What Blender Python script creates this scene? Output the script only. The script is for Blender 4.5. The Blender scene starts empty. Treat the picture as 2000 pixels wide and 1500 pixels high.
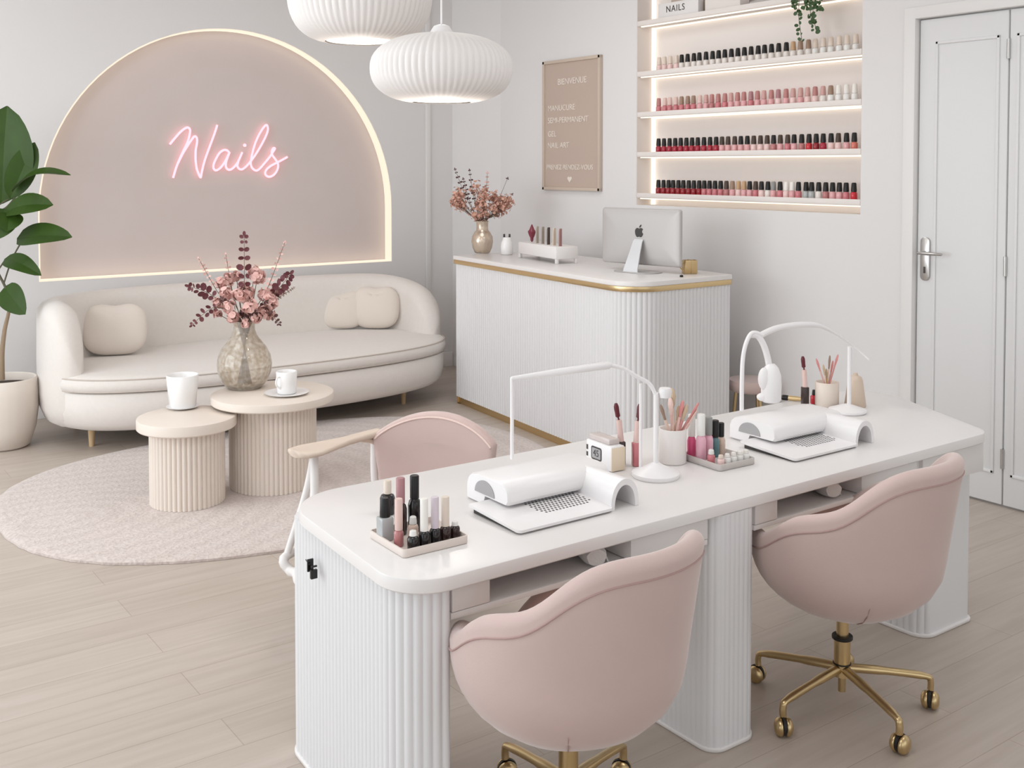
import bpy, bmesh, math, random
from mathutils import Vector, Matrix
R = math.radians
PI = math.pi
rnd = random.Random(7)
SC = bpy.context.scene
COL = SC.collection

# ------------------------------------------------------------------ camera numbers (also used to lay the plan out)
F, CX, PITCH, H, YAW = 2090.0, 1000.0, R(2.0), 1.743, R(-35.8)
CY = 325 + F * math.tan(PITCH)
_d0 = Vector((-math.sin(YAW), math.cos(YAW), 0))
RT = Vector((math.cos(YAW), math.sin(YAW), 0))
FW = _d0 * math.cos(PITCH) + Vector((0, 0, -math.sin(PITCH)))
UP = RT.cross(FW)
CAM = Vector((0, 0, H))
def ray(px, py): return FW + RT * ((px - CX) / F) - UP * ((py - CY) / F)
def onz(px, py, z):
    v = ray(px, py); return CAM + v * ((z - H) / v.z)
def ony(px, py, y):
    v = ray(px, py); return CAM + v * (y / v.y)
def onx(px, py, x):
    v = ray(px, py); return CAM + v * (x / v.x)
def at(px, py, depth): return CAM + ray(px, py) * depth

# ------------------------------------------------------------------ materials
def lin(c):
    c = c / 255.0
    return c / 12.92 if c <= 0.04045 else ((c + 0.055) / 1.055) ** 2.4
def rgb(r, g, b): return (lin(r), lin(g), lin(b), 1)
MATS = {}
def mat(name, col, rough=0.5, metal=0.0, bump=0.0, bscale=200.0, var=0.0, vscale=6.0, sheen=0.0, emit=None, estr=0.0, spec=0.5, trans=0.0, ior=1.45, alpha=1.0, coat=0.0, detail=4.0):
    if name in MATS: return MATS[name]
    m = bpy.data.materials.new(name); m.use_nodes = True
    nt = m.node_tree; N = nt.nodes; L = nt.links
    b = N['Principled BSDF']
    b.inputs['Base Color'].default_value = col
    b.inputs['Roughness'].default_value = rough
    b.inputs['Metallic'].default_value = metal
    b.inputs['Specular IOR Level'].default_value = spec
    b.inputs['Transmission Weight'].default_value = trans
    b.inputs['IOR'].default_value = ior
    b.inputs['Alpha'].default_value = alpha
    b.inputs['Coat Weight'].default_value = coat
    if sheen:
        b.inputs['Sheen Weight'].default_value = sheen
        b.inputs['Sheen Roughness'].default_value = 0.4
    if emit:
        b.inputs['Emission Color'].default_value = emit
        b.inputs['Emission Strength'].default_value = estr
    tc = N.new('ShaderNodeTexCoord')
    if bump:
        n = N.new('ShaderNodeTexNoise'); n.inputs['Scale'].default_value = bscale; n.inputs['Detail'].default_value = detail
        L.new(tc.outputs['Object'], n.inputs['Vector'])
        bp = N.new('ShaderNodeBump'); bp.inputs['Strength'].default_value = bump; bp.inputs['Distance'].default_value = 0.004
        L.new(n.outputs['Fac'], bp.inputs['Height']); L.new(bp.outputs['Normal'], b.inputs['Normal'])
    if var:
        n2 = N.new('ShaderNodeTexNoise'); n2.inputs['Scale'].default_value = vscale; n2.inputs['Detail'].default_value = 3
        L.new(tc.outputs['Object'], n2.inputs['Vector'])
        mx = N.new('ShaderNodeMix'); mx.data_type = 'RGBA'
        mx.inputs['A'].default_value = tuple(max(0, c * (1 - var)) for c in col[:3]) + (1,)
        mx.inputs['B'].default_value = tuple(min(1, c * (1 + var)) for c in col[:3]) + (1,)
        L.new(n2.outputs['Fac'], mx.inputs['Factor']); L.new(mx.outputs['Result'], b.inputs['Base Color'])
    MATS[name] = m
    return m

WALL = mat('wall_paint', rgb(229, 226, 225), 0.9, bump=0.06, bscale=60, var=0.015, vscale=2)
CEIL = mat('ceiling_paint', rgb(238, 236, 233), 0.9)
ARCH = mat('arch_paint', rgb(214, 201, 197), 0.9, bump=0.12, bscale=14, var=0.04, vscale=3)
NICHE = mat('niche_paint', rgb(236, 228, 223), 0.8)
TRIMM = mat('trim_paint', rgb(233, 230, 228), 0.55)
DOORM = mat('door_paint', rgb(226, 225, 225), 0.5)
WLAC = mat('white_lacquer', rgb(234, 230, 228), 0.35, var=0.01)
WREED = mat('white_reeded_panel', rgb(228, 227, 228), 0.45)
WTOP = mat('white_desk_top', rgb(232, 228, 226), 0.3)
WPLA = mat('white_plastic', rgb(240, 237, 237), 0.3)
WCER = mat('white_ceramic', rgb(242, 240, 239), 0.25, coat=0.3)
GOLD = mat('brushed_gold', rgb(222, 196, 150), 0.34, 1.0)
GOLDD = mat('antique_brass', rgb(206, 182, 138), 0.28, 1.0)
BLKR = mat('black_rubber', rgb(34, 30, 28), 0.5)
SOFA = mat('cream_boucle', rgb(227, 220, 214), 0.95, bump=0.25, bscale=260, var=0.03, vscale=40, sheen=0.3)
CUSH = mat('cream_cushion_fabric', rgb(230, 219, 209), 0.95, bump=0.25, bscale=260, sheen=0.3)
PIPE = mat('sofa_piping', rgb(200, 189, 180), 0.9)
PINK = mat('pink_velvet', rgb(203, 179, 173), 0.75, bump=0.1, bscale=300, var=0.05, vscale=7, sheen=0.5)
PINKP = mat('pink_velvet_piping', rgb(178, 148, 143), 0.8)
SEATC = mat('cream_seat_fabric', rgb(224, 204, 188), 0.85, sheen=0.3)
OAK = mat('pale_oak', rgb(214, 194, 170), 0.5, var=0.06, vscale=18)
OAKL = mat('oak_leg', rgb(205, 176, 138), 0.5)
ARMW = mat('washed_wood', rgb(214, 197, 182), 0.5, var=0.04, vscale=14)
TBL = mat('cream_table_lacquer', rgb(228, 216, 205), 0.5, var=0.02)
STEEL = mat('brushed_steel', rgb(196, 194, 192), 0.3, 1.0)
ALU = mat('monitor_aluminium', rgb(188, 184, 182), 0.42, 0.25)
ALUL = mat('light_aluminium', rgb(214, 214, 216), 0.4, 0.3)
DARK = mat('dark_grey', rgb(62, 58, 56), 0.5)
BLACK = mat('gloss_black', rgb(22, 20, 20), 0.2)
GREY = mat('mid_grey', rgb(168, 165, 166), 0.5)
FELT = mat('beige_felt', rgb(196, 176, 163), 0.95, bump=0.3, bscale=400)
FRAMEW = mat('pale_wood_frame', rgb(205, 188, 172), 0.5)
LETT = mat('cream_letters', rgb(236, 226, 216), 0.5)
LEAF = mat('fig_leaf', rgb(50, 74, 22), 0.45, spec=0.3, var=0.25, vscale=9)
STEMG = mat('plant_stem', rgb(92, 86, 68), 0.7)
TRUNK = mat('plant_trunk', rgb(150, 130, 108), 0.8, bump=0.4, bscale=60)
SOIL = mat('potting_soil', rgb(70, 58, 50), 1.0, bump=0.8, bscale=120)
POTM = mat('cream_stone_pot', rgb(224, 213, 203), 0.8, bump=0.15, bscale=40, var=0.03)
IVY = mat('ivy_leaf', rgb(58, 84, 46), 0.5, var=0.25, vscale=20)
BURG = mat('burgundy_leaf', rgb(104, 54, 60), 0.6, var=0.3, vscale=30)
BURGD = mat('dark_burgundy_leaf', rgb(88, 58, 58), 0.6, var=0.3, vscale=30)
BLOOM = mat('dusty_pink_petal', rgb(226, 184, 176), 0.8, var=0.14, vscale=30)
BLOOMB = mat('peach_dried_petal', rgb(210, 164, 146), 0.85, var=0.2, vscale=40)
STEMB = mat('dry_stem', rgb(110, 88, 74), 0.8)
LED = mat('warm_led', (0, 0, 0, 1), 0.5, emit=(1.0, 0.87, 0.70, 1), estr=1.5)
LEDA = mat('warm_arch_led', (0, 0, 0, 1), 0.5, emit=(1.0, 0.85, 0.67, 1), estr=1.08)
NEON = mat('pink_neon', (0, 0, 0, 1), 0.5, emit=(1.0, 0.42, 0.48, 1), estr=2.0)
BULB = mat('lamp_diffuser', (0.8, 0.8, 0.8, 1), 0.5, emit=(1.0, 0.93, 0.84, 1), estr=1.3)
SHADE = mat('ribbed_white_shade', rgb(236, 231, 228), 0.7)
CLEAR = mat('clear_acrylic', (0.97, 0.97, 0.97, 1), 0.08, trans=0.9, ior=1.2)
SCREEN = mat('monitor_screen', rgb(18, 18, 20), 0.12)

def glass_vase():
    m = bpy.data.materials.new('smoked_speckled_glass'); m.use_nodes = True
    nt = m.node_tree; N = nt.nodes; L = nt.links
    b = N['Principled BSDF']; tc = N.new('ShaderNodeTexCoord')
    n = N.new('ShaderNodeTexNoise'); n.inputs['Scale'].default_value = 45; n.inputs['Detail'].default_value = 5
    L.new(tc.outputs['Object'], n.inputs['Vector'])
    cr = N.new('ShaderNodeValToRGB')
    cr.color_ramp.elements[0].position = 0.38; cr.color_ramp.elements[0].color = rgb(226, 214, 198)
    cr.color_ramp.elements[1].position = 0.62; cr.color_ramp.elements[1].color = rgb(250, 245, 238)
    L.new(n.outputs['Fac'], cr.inputs['Fac']); L.new(cr.outputs['Color'], b.inputs['Base Color'])
    b.inputs['Roughness'].default_value = 0.06; b.inputs['Transmission Weight'].default_value = 0.78
    b.inputs['IOR'].default_value = 1.12; b.inputs['Coat Weight'].default_value = 0.6
    return m
VASEG = glass_vase()
def mercury():
    return mat('antique_silver_glass', rgb(206, 190, 172), 0.22, 0.55, bump=0.4, bscale=30, var=0.2, vscale=30)
MERC = mercury()

def floor_material():
    m = bpy.data.materials.new('pale_oak_planks'); m.use_nodes = True
    nt = m.node_tree; N = nt.nodes; L = nt.links; b = N['Principled BSDF']
    tc = N.new('ShaderNodeTexCoord')
    br = N.new('ShaderNodeTexBrick')
    br.offset = 0.37; br.inputs['Scale'].default_value = 1.0
    br.inputs['Brick Width'].default_value = 1.9; br.inputs['Row Height'].default_value = 0.19
    br.inputs['Mortar Size'].default_value = 0.0018; br.inputs['Mortar Smooth'].default_value = 0.3
    br.inputs['Bias'].default_value = 0.0
    br.inputs['Color1'].default_value = rgb(194, 182, 172); br.inputs['Color2'].default_value = rgb(188, 175, 164)
    br.inputs['Mortar'].default_value = rgb(170, 155, 144)
    L.new(tc.outputs['Object'], br.inputs['Vector'])
    mp = N.new('ShaderNodeMapping'); mp.inputs['Scale'].default_value = (1.2, 16, 1)
    L.new(tc.outputs['Object'], mp.inputs['Vector'])
    n = N.new('ShaderNodeTexNoise'); n.inputs['Scale'].default_value = 1.6; n.inputs['Detail'].default_value = 6; n.inputs['Distortion'].default_value = 0.4
    L.new(mp.outputs['Vector'], n.inputs['Vector'])
    cr = N.new('ShaderNodeValToRGB')
    cr.color_ramp.elements[0].position = 0.3; cr.color_ramp.elements[0].color = (0.80, 0.77, 0.74, 1)
    cr.color_ramp.elements[1].position = 0.65; cr.color_ramp.elements[1].color = (1, 1, 1, 1)
    L.new(n.outputs['Fac'], cr.inputs['Fac'])
    mx = N.new('ShaderNodeMix'); mx.data_type = 'RGBA'; mx.blend_type = 'MULTIPLY'; mx.inputs['Factor'].default_value = 0.6
    L.new(br.outputs['Color'], mx.inputs['A']); L.new(cr.outputs['Color'], mx.inputs['B'])
    L.new(mx.outputs['Result'], b.inputs['Base Color'])
    b.inputs['Roughness'].default_value = 0.42
    bp = N.new('ShaderNodeBump'); bp.inputs['Strength'].default_value = 0.12; bp.inputs['Distance'].default_value = 0.003
    L.new(n.outputs['Fac'], bp.inputs['Height']); L.new(bp.outputs['Normal'], b.inputs['Normal'])
    return m
FLOORM = floor_material()

def rug_material():
    m = bpy.data.materials.new('blush_rug_pile'); m.use_nodes = True
    nt = m.node_tree; N = nt.nodes; L = nt.links; b = N['Principled BSDF']
    tc = N.new('ShaderNodeTexCoord')
    n = N.new('ShaderNodeTexNoise'); n.inputs['Scale'].default_value = 55; n.inputs['Detail'].default_value = 6
    L.new(tc.outputs['Object'], n.inputs['Vector'])
    w = N.new('ShaderNodeTexWave'); w.wave_type = 'RINGS'; w.rings_direction = 'SPHERICAL'
    w.inputs['Scale'].default_value = 3.2; w.inputs['Distortion'].default_value = 4.0; w.inputs['Detail'].default_value = 2; w.inputs['Detail Scale'].default_value = 0.6
    mp = N.new('ShaderNodeMapping'); mp.inputs['Location'].default_value = (0.9, 0.1, 0); mp.inputs['Scale'].default_value = (0.7, 1, 1)
    L.new(tc.outputs['Object'], mp.inputs['Vector']); L.new(mp.outputs['Vector'], w.inputs['Vector'])
    ad = N.new('ShaderNodeMath'); ad.operation = 'MULTIPLY_ADD'; ad.inputs[1].default_value = 0.13
    L.new(w.outputs['Fac'], ad.inputs[0]); L.new(n.outputs['Fac'], ad.inputs[2])
    cr = N.new('ShaderNodeValToRGB')
    cr.color_ramp.elements[0].position = 0.3; cr.color_ramp.elements[0].color = rgb(190, 175, 169)
    cr.color_ramp.elements[1].position = 0.75; cr.color_ramp.elements[1].color = rgb(214, 201, 195)
    L.new(ad.outputs[0], cr.inputs['Fac']); L.new(cr.outputs['Color'], b.inputs['Base Color'])
    b.inputs['Roughness'].default_value = 1.0; b.inputs['Sheen Weight'].default_value = 0.3
    bp = N.new('ShaderNodeBump'); bp.inputs['Strength'].default_value = 0.7; bp.inputs['Distance'].default_value = 0.012
    L.new(ad.outputs[0], bp.inputs['Height']); L.new(bp.outputs['Normal'], b.inputs['Normal'])
    return m
RUGM = rug_material()

# ------------------------------------------------------------------ object helpers
def origin_of(o):
    v = Vector((0, 0, 0))
    while o is not None:
        v += o.location; o = o.parent
    return v
def link(name, me, parent=None):
    o = bpy.data.objects.new(name, me); COL.objects.link(o)
    if parent is not None: o.parent = parent
    return o
def obj(name, bm, m, parent=None, world=False, smooth=35, loc=None):
    """one bmesh -> one object. world=True: vertices are in world space, moved to the parent's (unrotated) frame"""
    bmesh.ops.recalc_face_normals(bm, faces=bm.faces)
    off = Vector((0, 0, 0))
    if parent is not None and world: off = origin_of(parent)
    if loc is not None: off = off + Vector(loc)
    if off.length: bmesh.ops.translate(bm, vec=-off, verts=bm.verts)
    me = bpy.data.meshes.new(name)
    bm.to_mesh(me); bm.free()
    for mm in (m if isinstance(m, (list, tuple)) else [m]): me.materials.append(mm)
    if smooth:
        me.shade_smooth(); me.set_sharp_from_angle(angle=R(smooth))
    o = link(name, me, parent)
    if loc is not None: o.location = loc
    return o
def tag(o, label, cat, group=None):
    o['label'] = label; o['category'] = cat
    if group: o['group'] = group
    return o
def thing(name, label, cat, loc=(0, 0, 0), rotz=0.0, group=None):
    o = bpy.data.objects.new(name, None); o.empty_display_size = 0.1; COL.objects.link(o)
    o.location = loc; o.rotation_euler = (0, 0, rotz)
    return tag(o, label, cat, group)
def struct(name, bm, m, parent=None, smooth=35):
    o = obj(name, bm, m, parent, world=True, smooth=smooth)
    if parent is None: o['kind'] = 'structure'
    return o
def copy_tree(o, parent=None):
    c = o.copy(); COL.objects.link(c)
    if parent is not None: c.parent = parent
    for ch in list(o.children): copy_tree(ch, c)
    return c

# ------------------------------------------------------------------ shape helpers
def B(): return bmesh.new()
def box(bm, x0, x1, y0, y1, z0, z1, bev=0.0, seg=2):
    mtx = Matrix.Translation(((x0 + x1) / 2, (y0 + y1) / 2, (z0 + z1) / 2)) @ Matrix.Diagonal((x1 - x0, y1 - y0, z1 - z0, 1))
    r = bmesh.ops.create_cube(bm, size=1.0, matrix=mtx)
    if bev > 0:
        es = {e for v in r['verts'] for e in v.link_edges}
        bmesh.ops.bevel(bm, geom=list(es), offset=bev, segments=seg, profile=0.5, affect='EDGES')
    return r['verts']
def boxm(bm, sx, sy, sz, mtx, bev=0.0, seg=2):
    """box of a size, bottom centre at the matrix origin"""
    b2 = bmesh.new(); box(b2, -sx / 2, sx / 2, -sy / 2, sy / 2, 0, sz, bev, seg)
    bmesh.ops.transform(b2, matrix=mtx, verts=b2.verts)
    me = bpy.data.meshes.new('t'); b2.to_mesh(me); b2.free(); bm.from_mesh(me); bpy.data.meshes.remove(me)
def loft(bm, rings, closed=True, cap0=True, cap1=True):
    vs = [[bm.verts.new(p) for p in r] for r in rings]
    n = len(rings[0])
    for a, b in zip(vs[:-1], vs[1:]):
        for i in range(n if closed else n - 1):
            j = (i + 1) % n
            bm.faces.new((a[i], a[j], b[j], b[i]))
    if cap0: bm.faces.new(list(reversed(vs[0])))
    if cap1: bm.faces.new(vs[-1])
    return vs
def lathe(bm, prof, n=32, c=(0, 0, 0), mod=None):
    """profile [(r,z)] turned about z; r=0 makes a pole"""
    prev = None
    for r, z in prof:
        if r <= 1e-6: cur = [bm.verts.new((c[0], c[1], c[2] + z))]
        else:
            cur = []
            for i in range(n):
                a = 2 * PI * i / n; k = r * (mod(a, z) if mod else 1)
                cur.append(bm.verts.new((c[0] + k * math.cos(a), c[1] + k * math.sin(a), c[2] + z)))
        if prev is not None:
            if len(prev) == 1 and len(cur) > 1:
                for i in range(n): bm.faces.new((prev[0], cur[(i + 1) % n], cur[i]))
            elif len(cur) == 1 and len(prev) > 1:
                for i in range(n): bm.faces.new((prev[i], prev[(i + 1) % n], cur[0]))
            elif len(cur) > 1:
                for i in range(n):
                    j = (i + 1) % n; bm.faces.new((prev[i], prev[j], cur[j], cur[i]))
        prev = cur
def cyl(bm, r0, r1, z0, z1, n=24, c=(0, 0), bev=0.0):
    if bev: lathe(bm, [(0, z0), (r0 - bev, z0), (r0, z0 + bev), (r1, z1 - bev), (r1 - bev, z1), (0, z1)], n, (c[0], c[1], 0))
    else: lathe(bm, [(0, z0), (r0, z0), (r1, z1), (0, z1)], n, (c[0], c[1], 0))
def catmull(pts, k=6, closed=False):
    pts = [Vector(p) for p in pts]; out = []
    n = len(pts)
    rng = range(n) if closed else range(n - 1)
    for i in rng:
        if closed: p0, p1, p2, p3 = pts[(i - 1) % n], pts[i], pts[(i + 1) % n], pts[(i + 2) % n]
        else: p0, p1, p2, p3 = pts[max(i - 1, 0)], pts[i], pts[i + 1], pts[min(i + 2, n - 1)]
        for s in range(k):
            t = s / k
            out.append(0.5 * ((2 * p1) + (p2 - p0) * t + (2 * p0 - 5 * p1 + 4 * p2 - p3) * t * t + (3 * p1 - p0 - 3 * p2 + p3) * t ** 3))
    if not closed: out.append(pts[-1])
    return out
def tube(bm, pts, rad, n=10, closed=False, flat=1.0):
    """round (or flattened) tube along points; rad a number or one per point"""
    pts = [Vector(p) for p in pts]
    m = len(pts)
    rr = rad if isinstance(rad, (list, tuple)) else [rad] * m
    up = None; rings = []
    for i, p in enumerate(pts):
        if closed: t = pts[(i + 1) % m] - pts[i - 1]
        else: t = pts[min(i + 1, m - 1)] - pts[max(i - 1, 0)]
        if t.length < 1e-9: t = Vector((0, 0, 1))
        t.normalize()
        if up is None: up = Vector((0, 0, 1)) if abs(t.z) < 0.9 else Vector((1, 0, 0))
        up = up - t * up.dot(t)
        if up.length < 1e-6: up = t.orthogonal()
        up.normalize(); sd = t.cross(up)
        rings.append([p + (sd * math.cos(2 * PI * k / n) + up * math.sin(2 * PI * k / n) * flat) * rr[i] for k in range(n)])
    if closed: rings.append(rings[0]); loft(bm, rings, cap0=False, cap1=False); bmesh.ops.remove_doubles(bm, verts=bm.verts, dist=1e-6)
    else: loft(bm, rings)
def round_poly(pts, radii, n=8):
    """CCW polygon with rounded corners"""
    out = []; m = len(pts)
    for i in range(m):
        p = Vector(pts[i]).to_2d() if len(pts[i]) > 2 else Vector(pts[i]); a = Vector(pts[i - 1][:2]); c = Vector(pts[(i + 1) % m][:2])
        r = radii[i] if isinstance(radii, (list, tuple)) else radii
        u = (a - p).normalized(); v = (c - p).normalized()
        if r < 1e-5: out.append(p.copy()); continue
        ang = u.angle(v); d = r / math.tan(ang / 2)
        cen = p + (u + v).normalized() * (r / math.sin(ang / 2))
        s = p + u * d - cen; e = p + v * d - cen
        a0 = math.atan2(s.y, s.x); da = (math.atan2(e.y, e.x) - a0 + PI) % (2 * PI) - PI
        for k in range(n + 1):
            t = a0 + da * k / n
            out.append(cen + Vector((math.cos(t), math.sin(t))) * r)
    return out
def resample(out, step):
    res = []; m = len(out)
    for i in range(m):
        a, b = out[i], out[(i + 1) % m]; L = (b - a).length
        k = max(1, int(round(L / step)))
        for j in range(k): res.append(a + (b - a) * (j / k))
    return res
def normals2(out):
    m = len(out); ns = []
    for i in range(m):
        t = (out[(i + 1) % m] - out[i - 1])
        t.normalize(); ns.append(Vector((t.y, -t.x)))
    return ns
def inset(out, d):
    ns = normals2(out); return [p - n * d for p, n in zip(out, ns)]
def slab(bm, out, z0, z1, b=0.004, b0=None):
    """plate with an outline, eased top and bottom edges"""
    b0 = b if b0 is None else b0
    rings = []
    if b0: rings.append([(p.x, p.y, z0) for p in inset(out, b0)])
    rings.append([(p.x, p.y, z0 + b0) for p in out])
    rings.append([(p.x, p.y, z1 - b) for p in out])
    if b:
        rings.append([(p.x, p.y, z1 - b * 0.3) for p in inset(out, b * 0.3)])
        rings.append([(p.x, p.y, z1) for p in inset(out, b)])
    loft(bm, rings)
def reeded(out, pitch, depth, where=None):
    """push half-round reeds out of an outline"""
    pts = []; m = len(out); s = 0.0
    per = sum((out[(i + 1) % m] - out[i]).length for i in range(m))
    k = max(1, round(per / pitch)); pt = per / k; st = pt / 6
    dense = []; 
    total = int(k * 6); acc = 0.0; i = 0; a = out[0]; seg = (out[1 % m] - out[0]).length; done = 0.0
    for q in range(total):
        target = q * st
        while done + seg < target and i < m - 1:
            done += seg; i += 1; seg = (out[(i + 1) % m] - out[i]).length
        t = (target - done) / seg if seg > 1e-9 else 0
        dense.append(out[i] + (out[(i + 1) % m] - out[i]) * min(1, t))
    ns = normals2(dense); res = []
    for q, (p, n) in enumerate(zip(dense, ns)):
        ph = (q % 6) / 6.0
        w = 1.0 if (where is None or where(p, n)) else 0.0
        res.append(p + n * (depth * (math.sin(PI * ph) ** 0.7 if ph > 0 else 0) * w if w else 0))
    return res
def rrect(x0, y0, x1, y1, r, n=8): return round_poly([(x0, y0), (x1, y0), (x1, y1), (x0, y1)], r, n)
def superell(cx, cy, a, b, e=2.5, n=72, ph0=0.0, ph1=2 * PI, endpoint=False):
    out = []
    k = n if not endpoint else n - 1
    for i in range(n):
        t = ph0 + (ph1 - ph0) * i / k
        c, s = math.cos(t), math.sin(t)
        out.append(Vector((cx + a * math.copysign(abs(c) ** (2 / e), c), cy + b * math.copysign(abs(s) ** (2 / e), s))))
    return out
def leaf(bm, base, tip, width, up, arch=0.0, fold=0.15, nu=9, nv=4, shape=0.85):
    """leaf blade: midrib from base to tip, arching along 'up', folded at the midrib"""
    base, tip, up = Vector(base), Vector(tip), Vector(up)
    ax = tip - base; L = ax.length; t = ax.normalized()
    up = (up - t * up.dot(t)).normalized(); sd = t.cross(up)
    grid = []
    for i in range(nu + 1):
        u = i / nu
        w = width * 0.5 * (math.sin(PI * u ** shape) ** 0.62 if 0 < u < 1 else 0.02)
        c = base + ax * u + up * (arch * L * math.sin(PI * u) )
        row = []
        for j in range(-nv, nv + 1):
            v = j / nv
            row.append(bm.verts.new(c + sd * (w * v) + up * (w * fold * abs(v) - 0.02 * L * math.sin(6 * u + v) * abs(v) * 0.4)))
        grid.append(row)
    for a, b in zip(grid[:-1], grid[1:]):
        for j in range(2 * nv): bm.faces.new((a[j], a[j + 1], b[j + 1], b[j]))
def disc_leaf(bm, c, nrm, axis, r, asp=0.9, n=8):
    """small rounded leaf, slightly cupped"""
    c, nrm = Vector(c), Vector(nrm).normalized()
    a = Vector(axis); a = (a - nrm * a.dot(nrm)); a = a.normalized() if a.length > 1e-6 else nrm.orthogonal().normalized()
    b = nrm.cross(a)
    mid = bm.verts.new(c + nrm * (-0.15 * r))
    ring = [bm.verts.new(c + a * (r * math.cos(2 * PI * k / n)) + b * (r * asp * math.sin(2 * PI * k / n))) for k in range(n)]
    for k in range(n): bm.faces.new((mid, ring[k], ring[(k + 1) % n]))
def rv(r=1.0):
    while True:
        v = Vector((rnd.uniform(-1, 1), rnd.uniform(-1, 1), rnd.uniform(-1, 1)))
        if 0.05 < v.length < 1: return v.normalized() * r
def text_bm(s, size, depth=0.001, align='CENTER', spacing=1.0):
    cu = bpy.data.curves.new('txt', 'FONT'); cu.body = s; cu.size = size; cu.extrude = depth; cu.align_x = align; cu.align_y = 'CENTER'
    cu.space_character = spacing; cu.resolution_u = 3
    o = bpy.data.objects.new('txt', cu); COL.objects.link(o)
    dg = bpy.context.evaluated_depsgraph_get()
    me = bpy.data.meshes.new_from_object(o.evaluated_get(dg))
    bm = bmesh.new(); bm.from_mesh(me)
    bpy.data.objects.remove(o); bpy.data.curves.remove(cu); bpy.data.meshes.remove(me)
    return bm
def frame_matrix(o, x, y, z):
    return Matrix(((x[0], y[0], z[0], o[0]), (x[1], y[1], z[1], o[1]), (x[2], y[2], z[2], o[2]), (0, 0, 0, 1)))
ORD = ['first', 'second', 'third', 'fourth', 'fifth', 'sixth', 'seventh', 'eighth', 'ninth', 'tenth', 'eleventh', 'twelfth', 'thirteenth', 'fourteenth', 'fifteenth', 'sixteenth', 'seventeenth', 'eighteenth', 'nineteenth', 'twentieth'] + ['twenty-' + s for s in ['first', 'second', 'third', 'fourth', 'fifth', 'sixth', 'seventh', 'eighth', 'ninth']] + ['thirtieth', 'thirty-first', 'thirty-second', 'thirty-third', 'thirty-fourth']

# ================================================================== ROOM
XR, YB, ZC, XL, YF = 5.19, 7.86, 3.4, -1.9, -2.2
bm = B(); box(bm, XL - .1, XR + .4, YF - .1, YB + .3, -0.1, 0.0); struct('floor', bm, FLOORM, smooth=0)
bm = B(); box(bm, XL - .1, XR + .4, YF - .1, YB + .3, ZC, ZC + .1); struct('ceiling', bm, CEIL, smooth=0)

# back wall with the arched recess
AX, AZ, AR, AB, AD = 3.04, 1.40, 1.385, 0.947, 0.11
def arch_pts(r=AR, zb=AB, n=48):
    pts = [(AX + r, zb)]
    pts += [(AX + r * math.cos(PI * k / n), AZ + r * math.sin(PI * k / n)) for k in range(n + 1)]
    pts += [(AX - r, zb)]
    return pts
ap = arch_pts()
bm = B()
XC = 5.03                                      # the back wall stops here, a splayed corner follows
def wall_quads(bm, y):
    # outer frame points matched to the arch outline, front face only
    rings = []
    for (x, z) in ap:
        if z <= AB + 1e-6: ox, oz = (XC if x > AX else XL), AB
        else:
            dx, dz = x - AX, z - AZ
            if abs(dx) < 1e-6: ox, oz = AX, ZC
            else:
                k = min((XC - AX) / dx if dx > 0 else (XL - AX) / dx, (ZC - AZ) / dz if dz > 1e-6 else 1e9)
                ox, oz = AX + dx * k, AZ + dz * k
        rings.append((ox, oz))
    a = [bm.verts.new((x, y, z)) for x, z in ap]; b = [bm.verts.new((x, y, z)) for x, z in rings]
    for i in range(len(a) - 1): bm.faces.new((a[i], a[i + 1], b[i + 1], b[i]))
    # corners
    for i in range(len(rings) - 1):
        (x0, z0), (x1, z1) = rings[i], rings[i + 1]
        if abs(z0 - ZC) > 1e-6 and abs(z1 - ZC) < 1e-6 and abs(x0 - XC) < 1e-6: bm.faces.new((b[i], b[i + 1], bm.verts.new((XC, y, ZC))))
        if abs(z0 - ZC) < 1e-6 and abs(z1 - ZC) > 1e-6: bm.faces.new((b[i], b[i + 1], bm.verts.new((XL, y, ZC))))
    c = [bm.verts.new(p) for p in ((XL, y, 0), (XC, y, 0), (XC, y, AB), (XL, y, AB))]
    bm.faces.new(c)
    # reveal
    r0 = [bm.verts.new((x, y, z)) for x, z in ap]; r1 = [bm.verts.new((x, y + AD, z)) for x, z in ap]
    for i in range(len(ap)): bm.faces.new((r0[i], r0[(i + 1) % len(ap)], r1[(i + 1) % len(ap)], r1[i]))
wall_quads(bm, YB)
box(bm, XL - .1, XR + .3, YB + .2, YB + .3, 0, ZC)
wb = struct('wall_back', bm, WALL, smooth=30)
bm = B(); bm.faces.new([bm.verts.new((x, YB + AD, z)) for x, z in ap]); obj('arch_panel', bm, ARCH, wb, True, smooth=0)
# warm strip lining the full reveal; its glow stands in for the lit reveal
bm = B()
def ribbon(bm, pts, y0, y1, inn):
    rr = []
    for (x, z), (xi, zi) in zip(pts, inn): rr.append([(x, y0, z), (x, y1, z), (xi, y1, zi), (xi, y0, zi)])
    loft(bm, rr)
outp = arch_pts(AR - .001, AB + .001); inp = arch_pts(AR - .011, AB + .011)
ribbon(bm, outp, YB + .006, YB + .096, inp)
ribbon(bm, [outp[-1], outp[0]], YB + .006, YB + .096, [inp[-1], inp[0]])
o = obj('led_strip', bm, LEDA, wb, True, smooth=0); o['label'] = 'warm light strip round the arch, widened over its lit reveal'
# splayed corner piece
YC = 7.36
bm = B(); loft(bm, [[(XC, YB, z), (XR, YC, z), (XR + .2, YC, z), (XR + .2, YB + .15, z), (XC, YB + .15, z)] for z in (0, ZC)]); struct('wall_corner', bm, WALL, smooth=0)
bm = B(); box(bm, 4.755, 4.80, YB - .018, YB, 0.12, ZC, .004); struct('trim_1', bm, TRIMM)
bm = B(); box(bm, XL, 5.02, YB - .016, YB, 0, 0.125, .004); struct('baseboard_back', bm, TRIMM)

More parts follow.
